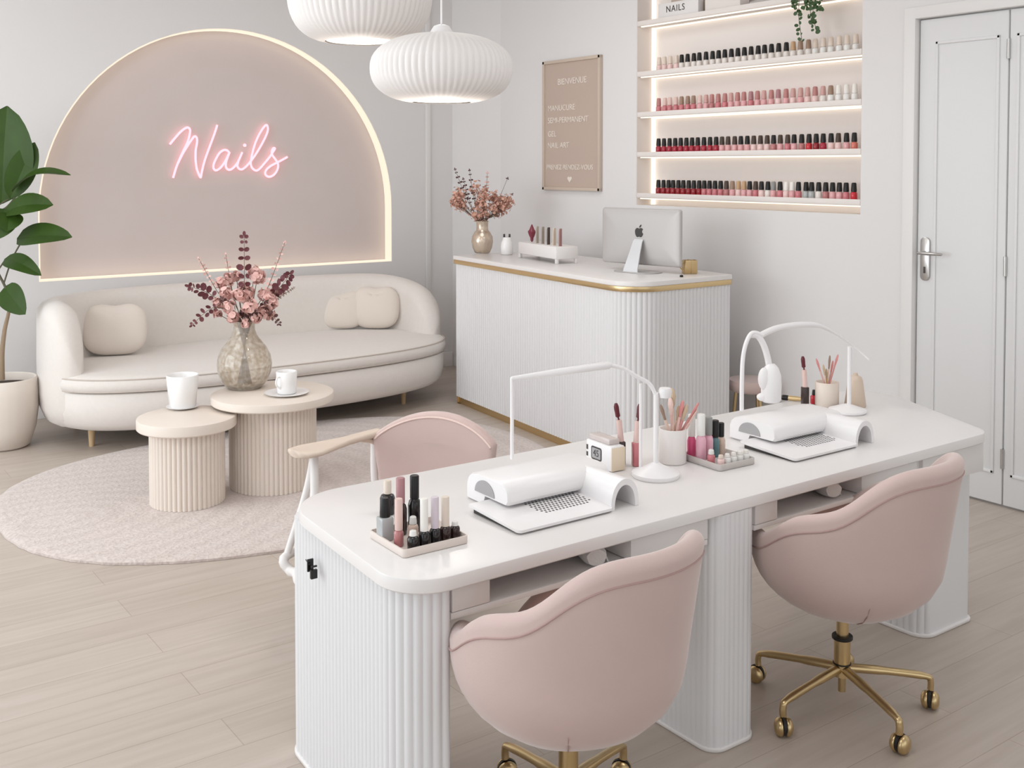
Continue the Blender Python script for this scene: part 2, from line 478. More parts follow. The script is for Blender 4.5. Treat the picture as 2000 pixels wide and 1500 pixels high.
# right wall with the shelf recess and the door opening
NY0, NY1, NZ0, NZ1, ND = 3.79, 5.68, 1.468, 3.15, 0.168
DY0, DY1, DZ = 2.20, 3.445, 2.545
bm = B()
W = XR + .25
box(bm, XR, W, NY1, YC + .1, 0, ZC); box(bm, XR, W, NY0, NY1, 0, NZ0); box(bm, XR, W, NY0, NY1, NZ1, ZC)
box(bm, XR, W, DY1, NY0, 0, ZC); box(bm, XR, W, DY0, DY1, DZ, ZC); box(bm, XR, W, YF, DY0, 0, ZC)
wr = struct('wall_right', bm, WALL, smooth=0)
bm = B(); box(bm, XR + ND, XR + ND + .02, NY0, NY1, NZ0, NZ1)
box(bm, XR + .002, XR + ND, NY1 - .004, NY1, NZ0, NZ1); box(bm, XR + .002, XR + ND, NY0, NY0 + .004, NZ0, NZ1)
obj('niche_lining', bm, NICHE, wr, True, smooth=0)
bm = B(); box(bm, XR + ND - .028, XR + ND - .004, NY1 - .026, NY1 - .005, NZ0, NZ1); o = obj('led_strip', bm, LED, wr, True); o['label'] = 'vertical warm light strip in the recess corner'
bm = B(); box(bm, XR - .016, XR, DY1 + .08, YC, 0, 0.125, .004); struct('baseboard_right', bm, TRIMM)

# door
bm = B()
box(bm, XR - .022, XR + .10, DY1 - .005, DY1 + .065, 0, DZ + .06, .006); box(bm, XR - .022, XR + .10, DY0 - .06, DY0 + .005, 0, DZ + .06, .006); box(bm, XR - .022, XR + .10, DY0, DY1, DZ - .005, DZ + .06, .006)
struct('trim_2', bm, TRIMM)
def panel_mould(bm, y0, y1, z0, z1, x=XR + .012, w=.016):
    for (a, b, c, d) in ((y0, y1, z0, z0 + w), (y0, y1, z1 - w, z1), (y0, y0 + w, z0, z1), (y1 - w, y1, z0, z1)):
        box(bm, x - .008, x + .004, a, b, c, d, .003)
def door_leaf(name, y0, y1, inner):
    b = B(); box(b, XR + .012, XR + .055, y0, y1, 0.012, DZ - .012, .004)
    d = struct(name, b, DOORM)
    b = B(); panel_mould(b, *inner); obj('door_panel_moulding', b, DOORM, d, True)
    return d
d1 = door_leaf('door_1', 2.932, DY1 - .014, (2.975, 3.335, .165, 2.41))
d2 = door_leaf('door_2', DY0 + .01, 2.924, (2.28, 2.885, .165, 2.41))
for z in (2.336, 1.236, .25):
    b = B(); cyl(b, .009, .009, z - .05, z + .05, 12, (XR + .008, 2.9285)); obj('hinge', b, STEEL, d1, True)
b = B(); out = rrect(3.352, 1.125, 3.408, 1.36, .026)
loft(b, [[(XR + .012, p.x, p.y) for p in out], [(XR + .003, p.x, p.y) for p in out], [(XR + .001, p.x, p.y) for p in inset(out, .003)]])
dh = obj('handle_plate', b, STEEL, d1, True)
b = B(); tube(b, [(XR + .01, 3.38, 1.275), (XR - .045, 3.38, 1.275)], .011, 12)
tube(b, catmull([(XR - .04, 3.39, 1.275), (XR - .047, 3.35, 1.276), (XR - .05, 3.29, 1.277), (XR - .045, 3.25, 1.276)], 5), [.011] * 11 + [.010] * 5, 12, flat=.8); obj('door_handle', b, STEEL, dh, True)
b = B(); box(b, XR - .001, XR + .002, 3.374, 3.386, 1.165, 1.20, .001); obj('keyhole', b, DARK, dh, True)

# walls behind the camera: tall shop windows let the daylight in
def window_wall(name, axis, pos, a0, a1, openings):
    b = B(); t = 0.1
    def seg(u0, u1, z0, z1):
        if axis == 'x': box(b, pos - t, pos, u0, u1, z0, z1)
        else: box(b, u0, u1, pos - t, pos, z0, z1)
    u = a0
    for (u0, u1, z0, z1) in openings:
        seg(u, u0, 0, ZC); seg(u0, u1, 0, z0); seg(u0, u1, z1, ZC); u = u1
    seg(u, a1, 0, ZC)
    return struct(name, b, WALL, smooth=0)
WIN_L = [(0.2, 3.4, .35, 3.0), (3.9, 7.1, .35, 3.0)]
WIN_F = [(-1.3, 1.2, .3, 3.0), (1.7, 4.6, .3, 3.0)]
window_wall('wall_left', 'x', XL, YF, YB, WIN_L)
window_wall('wall_front', 'y', YF, XL, XR, WIN_F)
k = 0
for ax, pos, ops in (('x', XL, WIN_L), ('y', YF, WIN_F)):
    for (u0, u1, z0, z1) in ops:
        k += 1; b = B(); w = .05
        for (p0, p1, q0, q1) in ((u0, u1, z0, z0 + w), (u0, u1, z1 - w, z1), (u0, u0 + w, z0, z1), (u1 - w, u1, z0, z1), ((u0 + u1) / 2 - .025, (u0 + u1) / 2 + .025, z0, z1)):
            if ax == 'x': box(b, pos - .08, pos - .02, p0, p1, q0, q1)
            else: box(b, p0, p1, pos - .08, pos - .02, q0, q1)
        struct('window_%d' % k, b, TRIMM, smooth=0)

# ================================================================== SHELVES AND POLISH
SHZ = [2.735, 2.378, 2.092, 1.809, 1.518]
SHN = ['topmost', 'second', 'third', 'fourth', 'lowest']
SHL = ['topmost lit shelf of the recess, carrying the NAILS block', 'lit recess shelf with the row of black caps over clear bottles', 'lit recess shelf with the all-rose row of polish', 'lit recess shelf with black caps over crimson and pink polish', 'lowest lit recess shelf, just above the monitor']
SHT = .030
for z, lb in zip(SHZ, SHL):
    b = B(); box(b, XR + .004, XR + ND - .001, NY0 + .006, NY1 - .006, z, z + SHT, .002)
    s = tag(obj('wall_shelf', b, NICHE, loc=((XR + .08), 4.73, z)), lb, 'shelf', 'lit shelves of the polish recess')
    b = B(); box(b, XR + .012, XR + .026, NY0 + .01, NY1 - .03, z - .007, z - .0005); o = obj('led_strip', b, LED, s, True); o['label'] = 'warm light strip under the front edge'
    b = B(); box(b, XR + ND - .022, XR + ND - .004, NY0 + .01, NY1 - .03, z - .008, z - .0005); o = obj('rear_led_strip', b, LED, s, True); o['label'] = 'warm light strip under the rear edge'
    b = B(); box(b, XR + .001, XR + .004, NY0 + .006, NY1 - .006, z + .004, z + SHT + .006, .001); obj('shelf_lip', b, NICHE, s, True)

BODYC = {'crimson': (170, 38, 58), 'dark red': (150, 34, 42), 'rose': (206, 124, 130), 'pink': (228, 172, 174), 'pale pink': (238, 206, 202), 'clear': (236, 228, 222), 'mauve': (186, 122, 122),
         'grey': (176, 178, 178), 'red': (204, 44, 56), 'coral': (214, 120, 104), 'teal': (92, 128, 132), 'hot pink': (226, 92, 138), 'beige': (214, 188, 172), 'black': (30, 27, 28), 'brown black': (52, 36, 34), 'light pink': (234, 180, 196), 'white': (238, 236, 232)}
CAPC = {'black': (24, 22, 22), 'dark brown': (74, 58, 50), 'tan': (196, 160, 124), 'taupe': (158, 130, 112), 'pale': (228, 212, 198), 'white': (240, 236, 230), 'rose': (188, 130, 126), 'mauve': (176, 128, 132), 'dusty pink': (208, 164, 158), 'cream': (226, 212, 198), 'lilac': (214, 202, 210), 'clear': (236, 234, 230), 'grey': (150, 150, 148), 'dark red': (96, 30, 40), 'blush': (226, 196, 188)}
def cmat(kind, c):
    tab = BODYC if kind == 'body' else CAPC
    return mat('%s_%s' % (c.replace(' ', '_'), 'polish' if kind == 'body' else 'cap'), rgb(*tab[c]), 0.18 if kind == 'body' else 0.4, coat=0.3 if kind == 'body' else 0.0)
_cache = {}
def part_mesh(key, build, m):
    if key not in _cache:
        b = B(); build(b); bmesh.ops.recalc_face_normals(b, faces=b.faces)
        me = bpy.data.meshes.new(key[0]); b.to_mesh(me); b.free(); me.materials.append(m); me.shade_smooth(); me.set_sharp_from_angle(angle=R(40)); _cache[key] = me
    return _cache[key]
def bottle(loc, body, cap, label, group=None, bw=.040, bh=.046, cw=.033, ch=.054, square=False, rot=0.0, cap_round=True, name='nail_polish'):
    t = thing(name, label, 'nail polish', loc, rot, group)
    def bb(b):
        if square: box(b, -bw / 2, bw / 2, -bw / 2, bw / 2, 0, bh, bw * .12)
        else: lathe(b, [(0, 0), (bw * .44, 0), (bw * .5, .003), (bw * .5, bh * .8), (bw * .42, bh * .93), (cw * .40, bh), (0, bh)], 14)
    def cc(b):
        if cap_round: lathe(b, [(0, bh + .0005), (cw * .5, bh + .0005), (cw * .5, bh + ch * .25), (cw * .43, bh + ch * .9), (cw * .32, bh + ch), (0, bh + ch)], 14)
        else: lathe(b, [(0, bh + .0005), (cw * .5, bh + .0005), (cw * .5, bh + ch - .002), (cw * .44, bh + ch), (0, bh + ch)], 14)
    o = link('bottle', part_mesh(('bottle', body, bw, bh, cw, square), bb, cmat('body', body)), t)
    o = link('cap', part_mesh(('cap', cap, cw, ch, bh, cap_round), cc, cmat('cap', cap)), t)
    return t
ROWS = [
    (1, [('pale', 'pale pink')] * 4 + [('black', 'clear')] * 17 + [('tan', 'clear'), ('taupe', 'clear'), ('taupe', 'clear')] + [('pale', 'white')] * 6),
    (2, [('rose', 'rose')] + [('blush', 'rose')] * 3 + [('taupe', 'rose')] * 3 + [('blush', 'pink'), ('dusty pink', 'pink'), ('rose', 'mauve'), ('rose', 'rose'), ('rose', 'rose'), ('dusty pink', 'pink'), ('rose', 'pink'), ('rose', 'pink'), ('mauve', 'rose'), ('rose', 'pink')] + [('dusty pink', 'pink'), ('rose', 'pink'), ('mauve', 'pale pink'), ('rose', 'pink'), ('dusty pink', 'pale pink'), ('dusty pink', 'pink'), ('dusty pink', 'pale pink'), ('rose', 'pale pink'), ('dusty pink', 'clear'), ('taupe', 'white')] + [('white', 'white')] * 3),
    (3, [('black', 'crimson')] * 11 + [('dark brown', 'pink')] * 3 + [('black', 'pink')] * 2 + [('dark brown', 'pale pink')] * 3 + [('black', 'mauve'), ('dark brown', 'pink'), ('dark brown', 'rose'), ('black', 'pink'), ('black', 'mauve'), ('black', 'red'), ('black', 'dark red'), ('black', 'crimson'), ('black', 'pale pink'), ('dark brown', 'pale pink'), ('black', 'pink'), ('black', 'coral')]),
    (4, [('black', 'dark red')] * 9 + [('black', 'rose')] * 4 + [('dark brown', 'mauve'), ('taupe', 'pink'), ('tan', 'pale pink'), ('tan', 'pink'), ('black', 'pink'), ('dark brown', 'rose'), ('black', 'pale pink'), ('black', 'clear'), ('grey', 'pink'), ('black', 'rose'), ('white', 'pale pink'), ('white', 'pink'), ('black', 'rose'), ('black', 'grey'), ('black', 'grey'), ('black', 'clear'), ('black', 'mauve'), ('black', 'pink'), ('black', 'pink'), ('black', 'rose'), ('black', 'red')]),
]
for ri, seq in ROWS:
    n = len(seq)
    for i, (cap, body) in enumerate(seq):
        y = 5.515 - (5.515 - 3.885) * i / (n - 1)
        lb = '%s-capped bottle of %s polish, %s from left on the %s lit shelf' % (cap, body, ORD[i], ['', 'second highest', 'middle', 'second lowest', 'lowest'][ri])
        bottle((XR + .062 + rnd.uniform(-.003, .003), y + rnd.uniform(-.003, .003), SHZ[ri] + SHT + .0005), body, cap, lb, 'polish bottles on the lit shelves', rot=rnd.uniform(0, 6))
# things on the topmost shelf
zt = SHZ[0] + SHT + .0005
b = B(); box(b, XR + .02, XR + .07, 5.10, 5.485, zt, zt + .105, .004)
nb = tag(obj('sign_block', b, WLAC, loc=(XR + .045, 5.29, zt)), 'white block lettered NAILS on the topmost lit shelf', 'sign')
t = text_bm('NAILS', .062, .0012, spacing=1.15)
bmesh.ops.transform(t, matrix=frame_matrix((XR + .0195, 5.315, zt + .058), (0, -1, 0), (0, 0, 1), (-1, 0, 0)), verts=t.verts); obj('lettering', t, DARK, nb, True, smooth=0)
b = B(); box(b, XR + .03, XR + .12, 4.74, 5.05, zt, zt + .12, .006); tag(obj('storage_box', b, NICHE, loc=(XR + .07, 4.9, zt)), 'plain pale box beside the NAILS block on the topmost shelf', 'box')
b = B(); box(b, XR + .08, XR + .14, 5.12, 5.42, zt, zt + .2, .006); tag(obj('picture_block', b, mat('taupe_board', rgb(196, 178, 166), .7), loc=(XR + .11, 5.27, zt)), 'taupe board leaning behind the NAILS block', 'board')
b = B(); box(b, XR + .03, XR + .13, 4.40, 4.66, zt, zt + .022, .004); tag(obj('closed_book', b, mat('grey_book_cover', rgb(190, 184, 180), .7), loc=(XR + .08, 4.53, zt)), 'flat grey book lying on the topmost shelf', 'book')
# trailing plant
pt = thing('trailing_plant', 'small trailing ivy hanging over the edge of the topmost lit shelf', 'plant', (XR + .075, 4.15, zt))
b = B(); lathe(b, [(0, 0), (.045, 0), (.06, .09), (.055, .09), (.043, .012), (0, .012)], 24, (XR + .075, 4.15, zt)); obj('pot', b, WCER, pt, True)
b = B(); lathe(b, [(0, .075), (.054, .078)], 24, (XR + .075, 4.15, zt)); obj('soil', b, SOIL, pt, True)
for q, (yy, zl) in enumerate([(4.245, 2.66), (4.215, 2.50), (4.175, 2.68), (4.14, 2.60), (4.11, 2.54), (4.075, 2.66), (4.055, 2.72), (4.13, 2.70)]):
    xo = XR - .012 - .006 * (q % 3)
    path = catmull([(XR + .075, 4.15 + (yy - 4.15) * .3, zt + .08), (XR + .03, 4.15 + (yy - 4.15) * .7, zt + .13), (xo, yy, zt + .06), (xo - .004, yy + .012, (zt + zl) / 2 + .02), (xo, yy - .01, zl)], 6)
    b = B(); tube(b, path, .0018, 6); v = obj('vine', b, STEMG, pt, True)
    b = B()
    for i in range(3, len(path)):
        p = path[i]
        for s_ in (-1, 1):
            if rnd.random() < .35: continue
            disc_leaf(b, p + Vector((-.008, s_ * rnd.uniform(.008, .02), rnd.uniform(-.008, .008))), (-1, rnd.uniform(-.5, .5), rnd.uniform(-.2, .6)), (0, s_, rnd.uniform(-1, 1)), rnd.uniform(.011, .018), .8)
    obj('leaves', b, IVY, v, True)

# ================================================================== LETTER BOARD
LB = thing('letter_board', 'tall beige felt letter board in pale wood frame between vase and shelves', 'letter board', (XR, 6.395, 1.558))
y0, y1, z0, z1 = 6.048, 6.745, 1.558, 2.568
b = B(); box(b, XR - .018, XR - .001, y0 + .015, y1 - .015, z0 + .015, z1 - .015); obj('felt_panel', b, FELT, LB, True, smooth=0)
b = B(); w = .024
for (p0, p1, q0, q1) in ((y0, y1, z0, z0 + w), (y0, y1, z1 - w, z1), (y0, y0 + w, z0, z1), (y1 - w, y1, z0, z1)): box(b, XR - .032, XR - .001, p0, p1, q0, q1, .003)
obj('frame', b, FRAMEW, LB, True)
for s, yc, zc, al, sz in (('BIENVENUE', 6.385, 2.395, 'CENTER', .068), ('MANUCURE', 6.685, 2.195, 'LEFT', .062), ('SEMI-PERMANENT', 6.685, 2.10, 'LEFT', .062), ('GEL', 6.685, 1.995, 'LEFT', .062), ('NAIL ART', 6.685, 1.905, 'LEFT', .062), ('PRENEZ RENDEZ-VOUS', 6.70, 1.735, 'LEFT', .054)):
    t = text_bm(s, sz, .002, al, 1.0)
    bmesh.ops.transform(t, matrix=frame_matrix((XR - .020, yc, zc), (0, -1, 0), (0, 0, 1), (-1, 0, 0)), verts=t.verts)
    obj('letter_row', t, LETT, LB, True, smooth=0)
b = B(); hp = []
for i in range(28):
    a = 2 * PI * i / 28; hp.append((16 * math.sin(a) ** 3 / 16 * .026, (13 * math.cos(a) - 5 * math.cos(2 * a) - 2 * math.cos(3 * a) - math.cos(4 * a)) / 16 * .026))
loft(b, [[(x, 6.41 - u, 1.645 + v) for u, v in hp] for x in (XR - .018, XR - .023)]); obj('heart', b, LETT, LB, True, smooth=0)

# ================================================================== NEON
NY = YB + AD - .026
def npt(X, Y): return ony(310 + X / 7.143, 220 + Y / 7.143, NY)
strokes = [
    [(155, 440), (230, 350), (300, 272), (360, 224), (405, 208), (436, 238), (430, 310), (400, 415), (350, 520), (290, 650), (240, 775), (200, 910)],
    [(270, 700), (330, 580), (390, 480), (450, 390), (497, 332), (530, 352), (534, 420), (516, 520), (514, 650), (530, 780), (558, 855), (585, 905), (602, 820), (640, 670), (700, 500), (760, 340), (800, 225), (815, 172)],
    [(985, 562), (958, 530), (910, 522), (850, 560), (800, 640), (766, 720), (766, 778), (800, 805), (860, 770), (920, 690), (960, 610), (988, 552), (962, 620), (940, 690), (936, 750), (960, 790), (1000, 795), (1050, 760), (1100, 695), (1140, 610), (1165, 552)],
    [(1110, 690), (1096, 740), (1120, 782), (1165, 790), (1220, 750), (1272, 690), (1340, 600), (1420, 470), (1490, 335), (1522, 240), (1512, 178), (1480, 186), (1420, 270), (1360, 390), (1320, 510), (1290, 640), (1285, 722), (1310, 780), (1360, 808), (1410, 780), (1480, 700), (1550, 615), (1595, 545), (1622, 502), (1600, 496), (1576, 535), (1584, 590), (1630, 655), (1664, 720), (1655, 795), (1605, 868), (1540, 895), (1490, 866), (1496, 805), (1560, 745), (1660, 692), (1730, 655), (1795, 618)],
]
ns = thing('neon_sign', 'pink neon script sign reading Nails on the arched recess', 'neon sign', tuple(npt(980, 1000)))
for st in strokes:
    b = B(); tube(b, catmull([npt(*p) for p in st], 4), .0085, 8); obj('neon_tube', b, NEON, ns, True)
b = B(); c = npt(1200, 455); bmesh.ops.create_uvsphere(b, u_segments=10, v_segments=8, radius=.013, matrix=Matrix.Translation(c)); obj('neon_dot', b, NEON, ns, True)
for X, Y in ((350, 520), (600, 840), (860, 770), (1320, 510), (1640, 670)):
    b = B(); c = npt(X, Y); tube(b, [c + Vector((0, .004, 0)), c + Vector((0, .027, 0))], .003, 8); obj('standoff', b, WPLA, ns, True)

# ================================================================== PENDANT LAMPS
def pendant(px, zc, rad, hh, depth, label, flat):
    p = at(px, 325, depth); x, y = p.x, p.y
    t = thing('pendant_lamp', label, 'pendant lamp', (x, y, zc), 0, 'white ribbed pendant lamps')
    prof = []
    for k in range(25):
        a = -PI / 2 + PI * k / 24
        fl = flat * 1.3 if a > 0 else flat
        r = rad * abs(math.cos(a)) ** fl; z = hh * math.copysign(abs(math.sin(a)) ** .9, math.sin(a))
        prof.append((r, z))
    prof = [q for q in prof if (q[0] > rad * .42 if q[1] < 0 else q[0] > rad * .1)]
    nr = 64
    def md(a, z): return 1 + .022 * (abs(math.sin(a * nr / 2)) - .5)
    inner = [(r - .006, z) for r, z in reversed(prof)]
    b = B(); lathe(b, prof + inner, nr * 4, (x, y, zc), md)
    obj('shade', b, SHADE, t, True, smooth=60)
    zb = prof[0][1] + zc; rb = prof[0][0]
    b = B(); lathe(b, [(0, zb + .004), (rb - .012, zb + .004), (rb - .012, zb + .010), (0, zb + .010)], 40, (x, y, 0)); obj('diffuser', b, BULB, t, True)
    zt_ = prof[-1][1] + zc
    b = B(); lathe(b, [(0, zt_ - .004), (.05, zt_ - .004), (.042, zt_ + .012), (.03, zt_ + .03), (.012, zt_ + .036), (0, zt_ + .036)], 28, (x, y, 0)); obj('collar', b, WPLA, t, True)
    b = B(); tube(b, [(x, y, zt_ + .03), (x, y, ZC - .03)], .004, 8); obj('cord', b, WPLA, t, True)
    b = B(); lathe(b, [(0, ZC - .035), (.05, ZC - .035), (.055, ZC - .001), (0, ZC - .001)], 28, (x, y, 0)); obj('canopy', b, WPLA, t, True)
    L = bpy.data.lights.new('lamp_glow', 'POINT'); L.energy = 5; L.shadow_soft_size = .06; L.color = (1, .92, .82)
    lo = bpy.data.objects.new('lamp_glow', L); COL.objects.link(lo); lo.location = (0, 0, zb - zc - .06); lo.parent = t
pendant(863, 2.126, .277, .136, 4.2, 'flattened white ribbed pendant lamp, lower and nearer of the two', .62)
pendant(705, 2.535, .328, .225, 4.95, 'larger white ribbed pendant lamp cut off by the top of the photo', .5)

# ================================================================== SOFA
SX, SY, SA, SB = 2.92, 7.07, 1.43, .68
sofa = thing('sofa', 'long curved cream sofa against the wall under the glowing arch', 'sofa', (SX, SY, 0))
def sring(ins, z, e=2.7, a=SA, bq=SB, n=96): return [(p.x, p.y, z) for p in superell(SX, SY, a - ins, bq - ins, e, n)]
b = B(); loft(b, [sring(.19, .125), sring(.13, .127), sring(.08, .145), sring(.05, .18), sring(.035, .24), sring(.03, .365), sring(.04, .372), sring(.30, .374)]); obj('base', b, SOFA, sofa, True, smooth=60)
b = B(); loft(b, [sring(.07, .374), sring(.035, .379), sring(.022, .39), sring(.018, .42), sring(.024, .452), sring(.045, .468), sring(.10, .477), sring(.30, .482), sring(.5, .484)]); sc = obj('seat_cushion', b, SOFA, sofa, True, smooth=60)
for z, ins in ((.458, .026), (.384, .026)):
    b = B(); tube(b, [Vector(p) for p in sring(ins, z)], .0045, 6, closed=True); obj('piping', b, PIPE, sc, True)
# back and arms in one sweep
def sweep(ph0, ph1, n=110):
    pts = superell(SX, SY, SA, SB, 2.7, n, ph0, ph1, True)
    Ls = [0.0]
    for i in range(1, n): Ls.append(Ls[-1] + (pts[i] - pts[i - 1]).length)
    rings = []
    T = Ls[-1]
    for i in range(n):
        t = (pts[min(i + 1, n - 1)] - pts[max(i - 1, 0)]).normalized(); nrm = Vector((t.y, -t.x))
        d = min(Ls[i], T - Ls[i]); de = .30
        s = math.sqrt(max(0.0, 1 - ((de - d) / de) ** 2)) if d < de else 1.0
        s = max(s, .02)
        right = Ls[i] < T / 2                      # sweep starts at the right-hand end
        top = .90
        g = Ls[i] / .95 if right else (T - Ls[i]) / .55
        drop = (.17 if right else .03) * (1 - min(1, g)) ** 2
        top -= drop
        th = .20; zm = .47
        zt_ = zm + (top - zm) * s; zb_ = .13 + (.25 - .13) * (1 - s)
        c = pts[i] - nrm * (th * .5); h = th * .5 * (s ** .8)
        sec = [(-h, zb_ + .10), (h * .1, zb_), (h * .62, zb_ + .03), (h * .9, zb_ + .10), (h, zb_ + .2), (h * 1.02, .5 * (zb_ + zt_)), (h * .98, zt_ - h * .9)]
        for k in range(1, 8):
            a = PI * k / 8; sec.append((h * .98 * math.cos(a), zt_ - h * .9 + h * .9 * math.sin(a)))
        sec += [(-h * .98, zt_ - h * .9), (-h * 1.0, .5 * (zb_ + zt_))]
        rings.append([(c.x + nrm.x * u, c.y + nrm.y * u, z) for u, z in sec])
    b = B(); loft(b, rings); return b
obj('backrest', sweep(R(-14), R(203)), SOFA, sofa, True, smooth=70)
for (x, y) in ((1.745, 6.90), (3.92, 6.80), (1.80, 7.5), (4.02, 7.5)):
    b = B(); lathe(b, [(0, 0), (.016, 0), (.024, .135), (0, .135)], 16, (x, y, 0)); obj('leg', b, OAKL, sofa, True)
def pillow(c, w, h, t, rotz, lean, label):
    p = thing('scatter_cushion', label, 'cushion', c, rotz, 'round cream sofa cushions')
    b = B(); bmesh.ops.create_uvsphere(b, u_segments=40, v_segments=24, radius=1)
    for v in b.verts:
        x, y, z = v.co
        r = math.hypot(x, z); a = math.atan2(z, x)
        sq = 1 / (abs(math.cos(a)) ** 3.0 + abs(math.sin(a)) ** 3.0) ** (1 / 3.0)
        nx, nz = (x * sq * w / 2, z * sq * h / 2)
        nz -= .022 * math.exp(-(x / .35) ** 2) if z > .5 else 0
        v.co = (nx, math.copysign(abs(y) ** .8, y) * t / 2, nz + h / 2)
    bmesh.ops.rotate(b, cent=(0, 0, 0), matrix=Matrix.Rotation(lean, 3, 'X'), verts=b.verts)
    o = obj('cushion_cover', b, CUSH, p, smooth=80)
    return p
pillow((2.00, 7.30, .487), .41, .35, .18, R(-22), R(-12), 'squarish cream cushion alone at the left end of the sofa')
pillow((3.97, 7.32, .487), .37, .335, .17, R(-42), R(-10), 'cream cushion at the right sofa end, in front of its twin')
pillow((3.76, 7.46, .487), .34, .30, .14, R(-30), R(-12), 'cream cushion half hidden behind its twin at right sofa end')

# ================================================================== RUG
b = B(); out = superell(2.50, 5.565, 1.53, 1.12, 2.45, 140)
rr = [p + Vector((rnd.uniform(-1, 1), rnd.uniform(-1, 1))) * .004 for p in out]
loft(b, [[(p.x, p.y, .001) for p in rr], [(p.x, p.y, .012) for p in rr], [(p.x, p.y, .019) for p in inset(out, .012)], [(p.x, p.y, .021) for p in inset(out, .05)], [(p.x, p.y, .021) for p in inset(out, .4)]])
rug = tag(obj('rug', b, RUGM, loc=(2.5, 5.565, 0)), 'oval blush pink pile rug under the two round tables', 'rug')

# ================================================================== COFFEE TABLES
def coffee(x, y, rt, rc, z1, th, label):
    t = thing('side_table', label, 'side table', (x, y, .0215), 0, 'cream reeded drum tables')
    out = [Vector((x + rc * math.cos(2 * PI * k / 120), y + rc * math.sin(2 * PI * k / 120))) for k in range(120)]
    rd = reeded(out, .0245, .008)
    b = B(); loft(b, [[(p.x, p.y, .022) for p in rd], [(p.x, p.y, z1 - th) for p in rd]]); obj('drum_base', b, TBL, t, True, smooth=50)
    o2 = [Vector((x + rt * math.cos(2 * PI * k / 96), y + rt * math.sin(2 * PI * k / 96))) for k in range(96)]
    b = B(); slab(b, o2, z1 - th, z1, .006); obj('table_top', b, TBL, t, True, smooth=28)
coffee(1.838, 5.405, .248, .18, .462, .056, 'smaller and lower cream drum table, holding the large white mug')
coffee(2.318, 5.432, .326, .225, .519, .045, 'larger cream drum table, holding the flower vase and cup')
def mug(c, r0, r1, h, name, label, handle=None):
    t = thing(name, label, 'cup', c)
    b = B(); lathe(b, [(0, 0), (r0 * .9, 0), (r0, .004), (r1, h - .003), (r1 - .003, h), (r1 - .007, h - .003), (r0 - .006, .014), (0, .012)], 48, (0, 0, 0), (lambda a, z: 1 + (.006 * abs(math.sin(a * 20)) if z > .006 else 0)) if name == 'mug' else None)
    obj('cup_body', b, WCER, t, smooth=60)
    if handle:
        b = B(); a = handle; d = Vector((math.cos(a), math.sin(a), 0))
        tube(b, catmull([d * (r1 - .004) + Vector((0, 0, h * .8)), d * (r1 + .02) + Vector((0, 0, h * .78)), d * (r1 + .026) + Vector((0, 0, h * .5)), d * (r0 - .002) + Vector((0, 0, h * .25))], 5), .005, 8); obj('handle', b, WCER, t)
    return t
def saucer(c, r, label):
    b = B(); lathe(b, [(0, 0), (r * .55, 0), (r * .97, .010), (r, .013), (r * .95, .013), (r * .6, .006), (0, .006)], 48)
    o = tag(obj('saucer', b, WCER, smooth=60), label, 'saucer'); o.location = c
P = onz(357, 797, .462); saucer((P.x, P.y, .4625), .085, 'thin white coaster plate under the large ribbed mug')
mug((P.x, P.y, .4690), .068, .083, .172, 'mug', 'large white ribbed mug on the smaller drum table')
P = onz(560, 770, .519); saucer((P.x, P.y, .5195), .118, 'white saucer under the small cup on the larger drum table')
mug((P.x, P.y, .526), .052, .056, .118, 'cup', 'small white cup on a saucer beside the flower vase', handle=R(205))

# ================================================================== FLOWER VASES
def vase(c, prof, m, name, label):
    b = B(); inner = [(max(r - .004, .0), z + (.006 if i == 0 else 0)) for i, (r, z) in enumerate(prof)]
    lathe(b, [(0, prof[0][1])] + prof + list(reversed(inner)) + [(0, inner[0][1])], 48)
    o = tag(obj(name, b, m, smooth=70), label, 'vase'); o.location = c
    return o
V = onz(478, 757, .519); V.z = .5195
vase(V, [(.085, 0), (.095, .004), (.125, .04), (.145, .09), (.150, .135), (.142, .18), (.12, .225), (.092, .262), (.070, .292), (.060, .318), (.058, .345), (.062, .372)], VASEG, 'glass_vase', 'bulbous smoked glass vase of flowers on the larger drum table')
DV = (V - CAM).dot(FW)
def vp(px, py, dd=0.0): return at(px, py, DV + dd)
mouth = V + Vector((0, 0, .36)); foot = V + Vector((0, 0, .02))
def stem_path(tip, bend=.0, side=Vector((0, 0, 1)), mouth=mouth, foot=foot, spread=.03):
    d = tip - mouth
    m1 = mouth + Vector((max(-spread, min(spread, d.x * .2)), max(-spread, min(spread, d.y * .2)), 0))
    f1 = foot + Vector((-(m1.x - mouth.x), -(m1.y - mouth.y), 0)) * 1.0
    return catmull([f1, m1, m1 + d * .45 + side * bend, tip], 6)
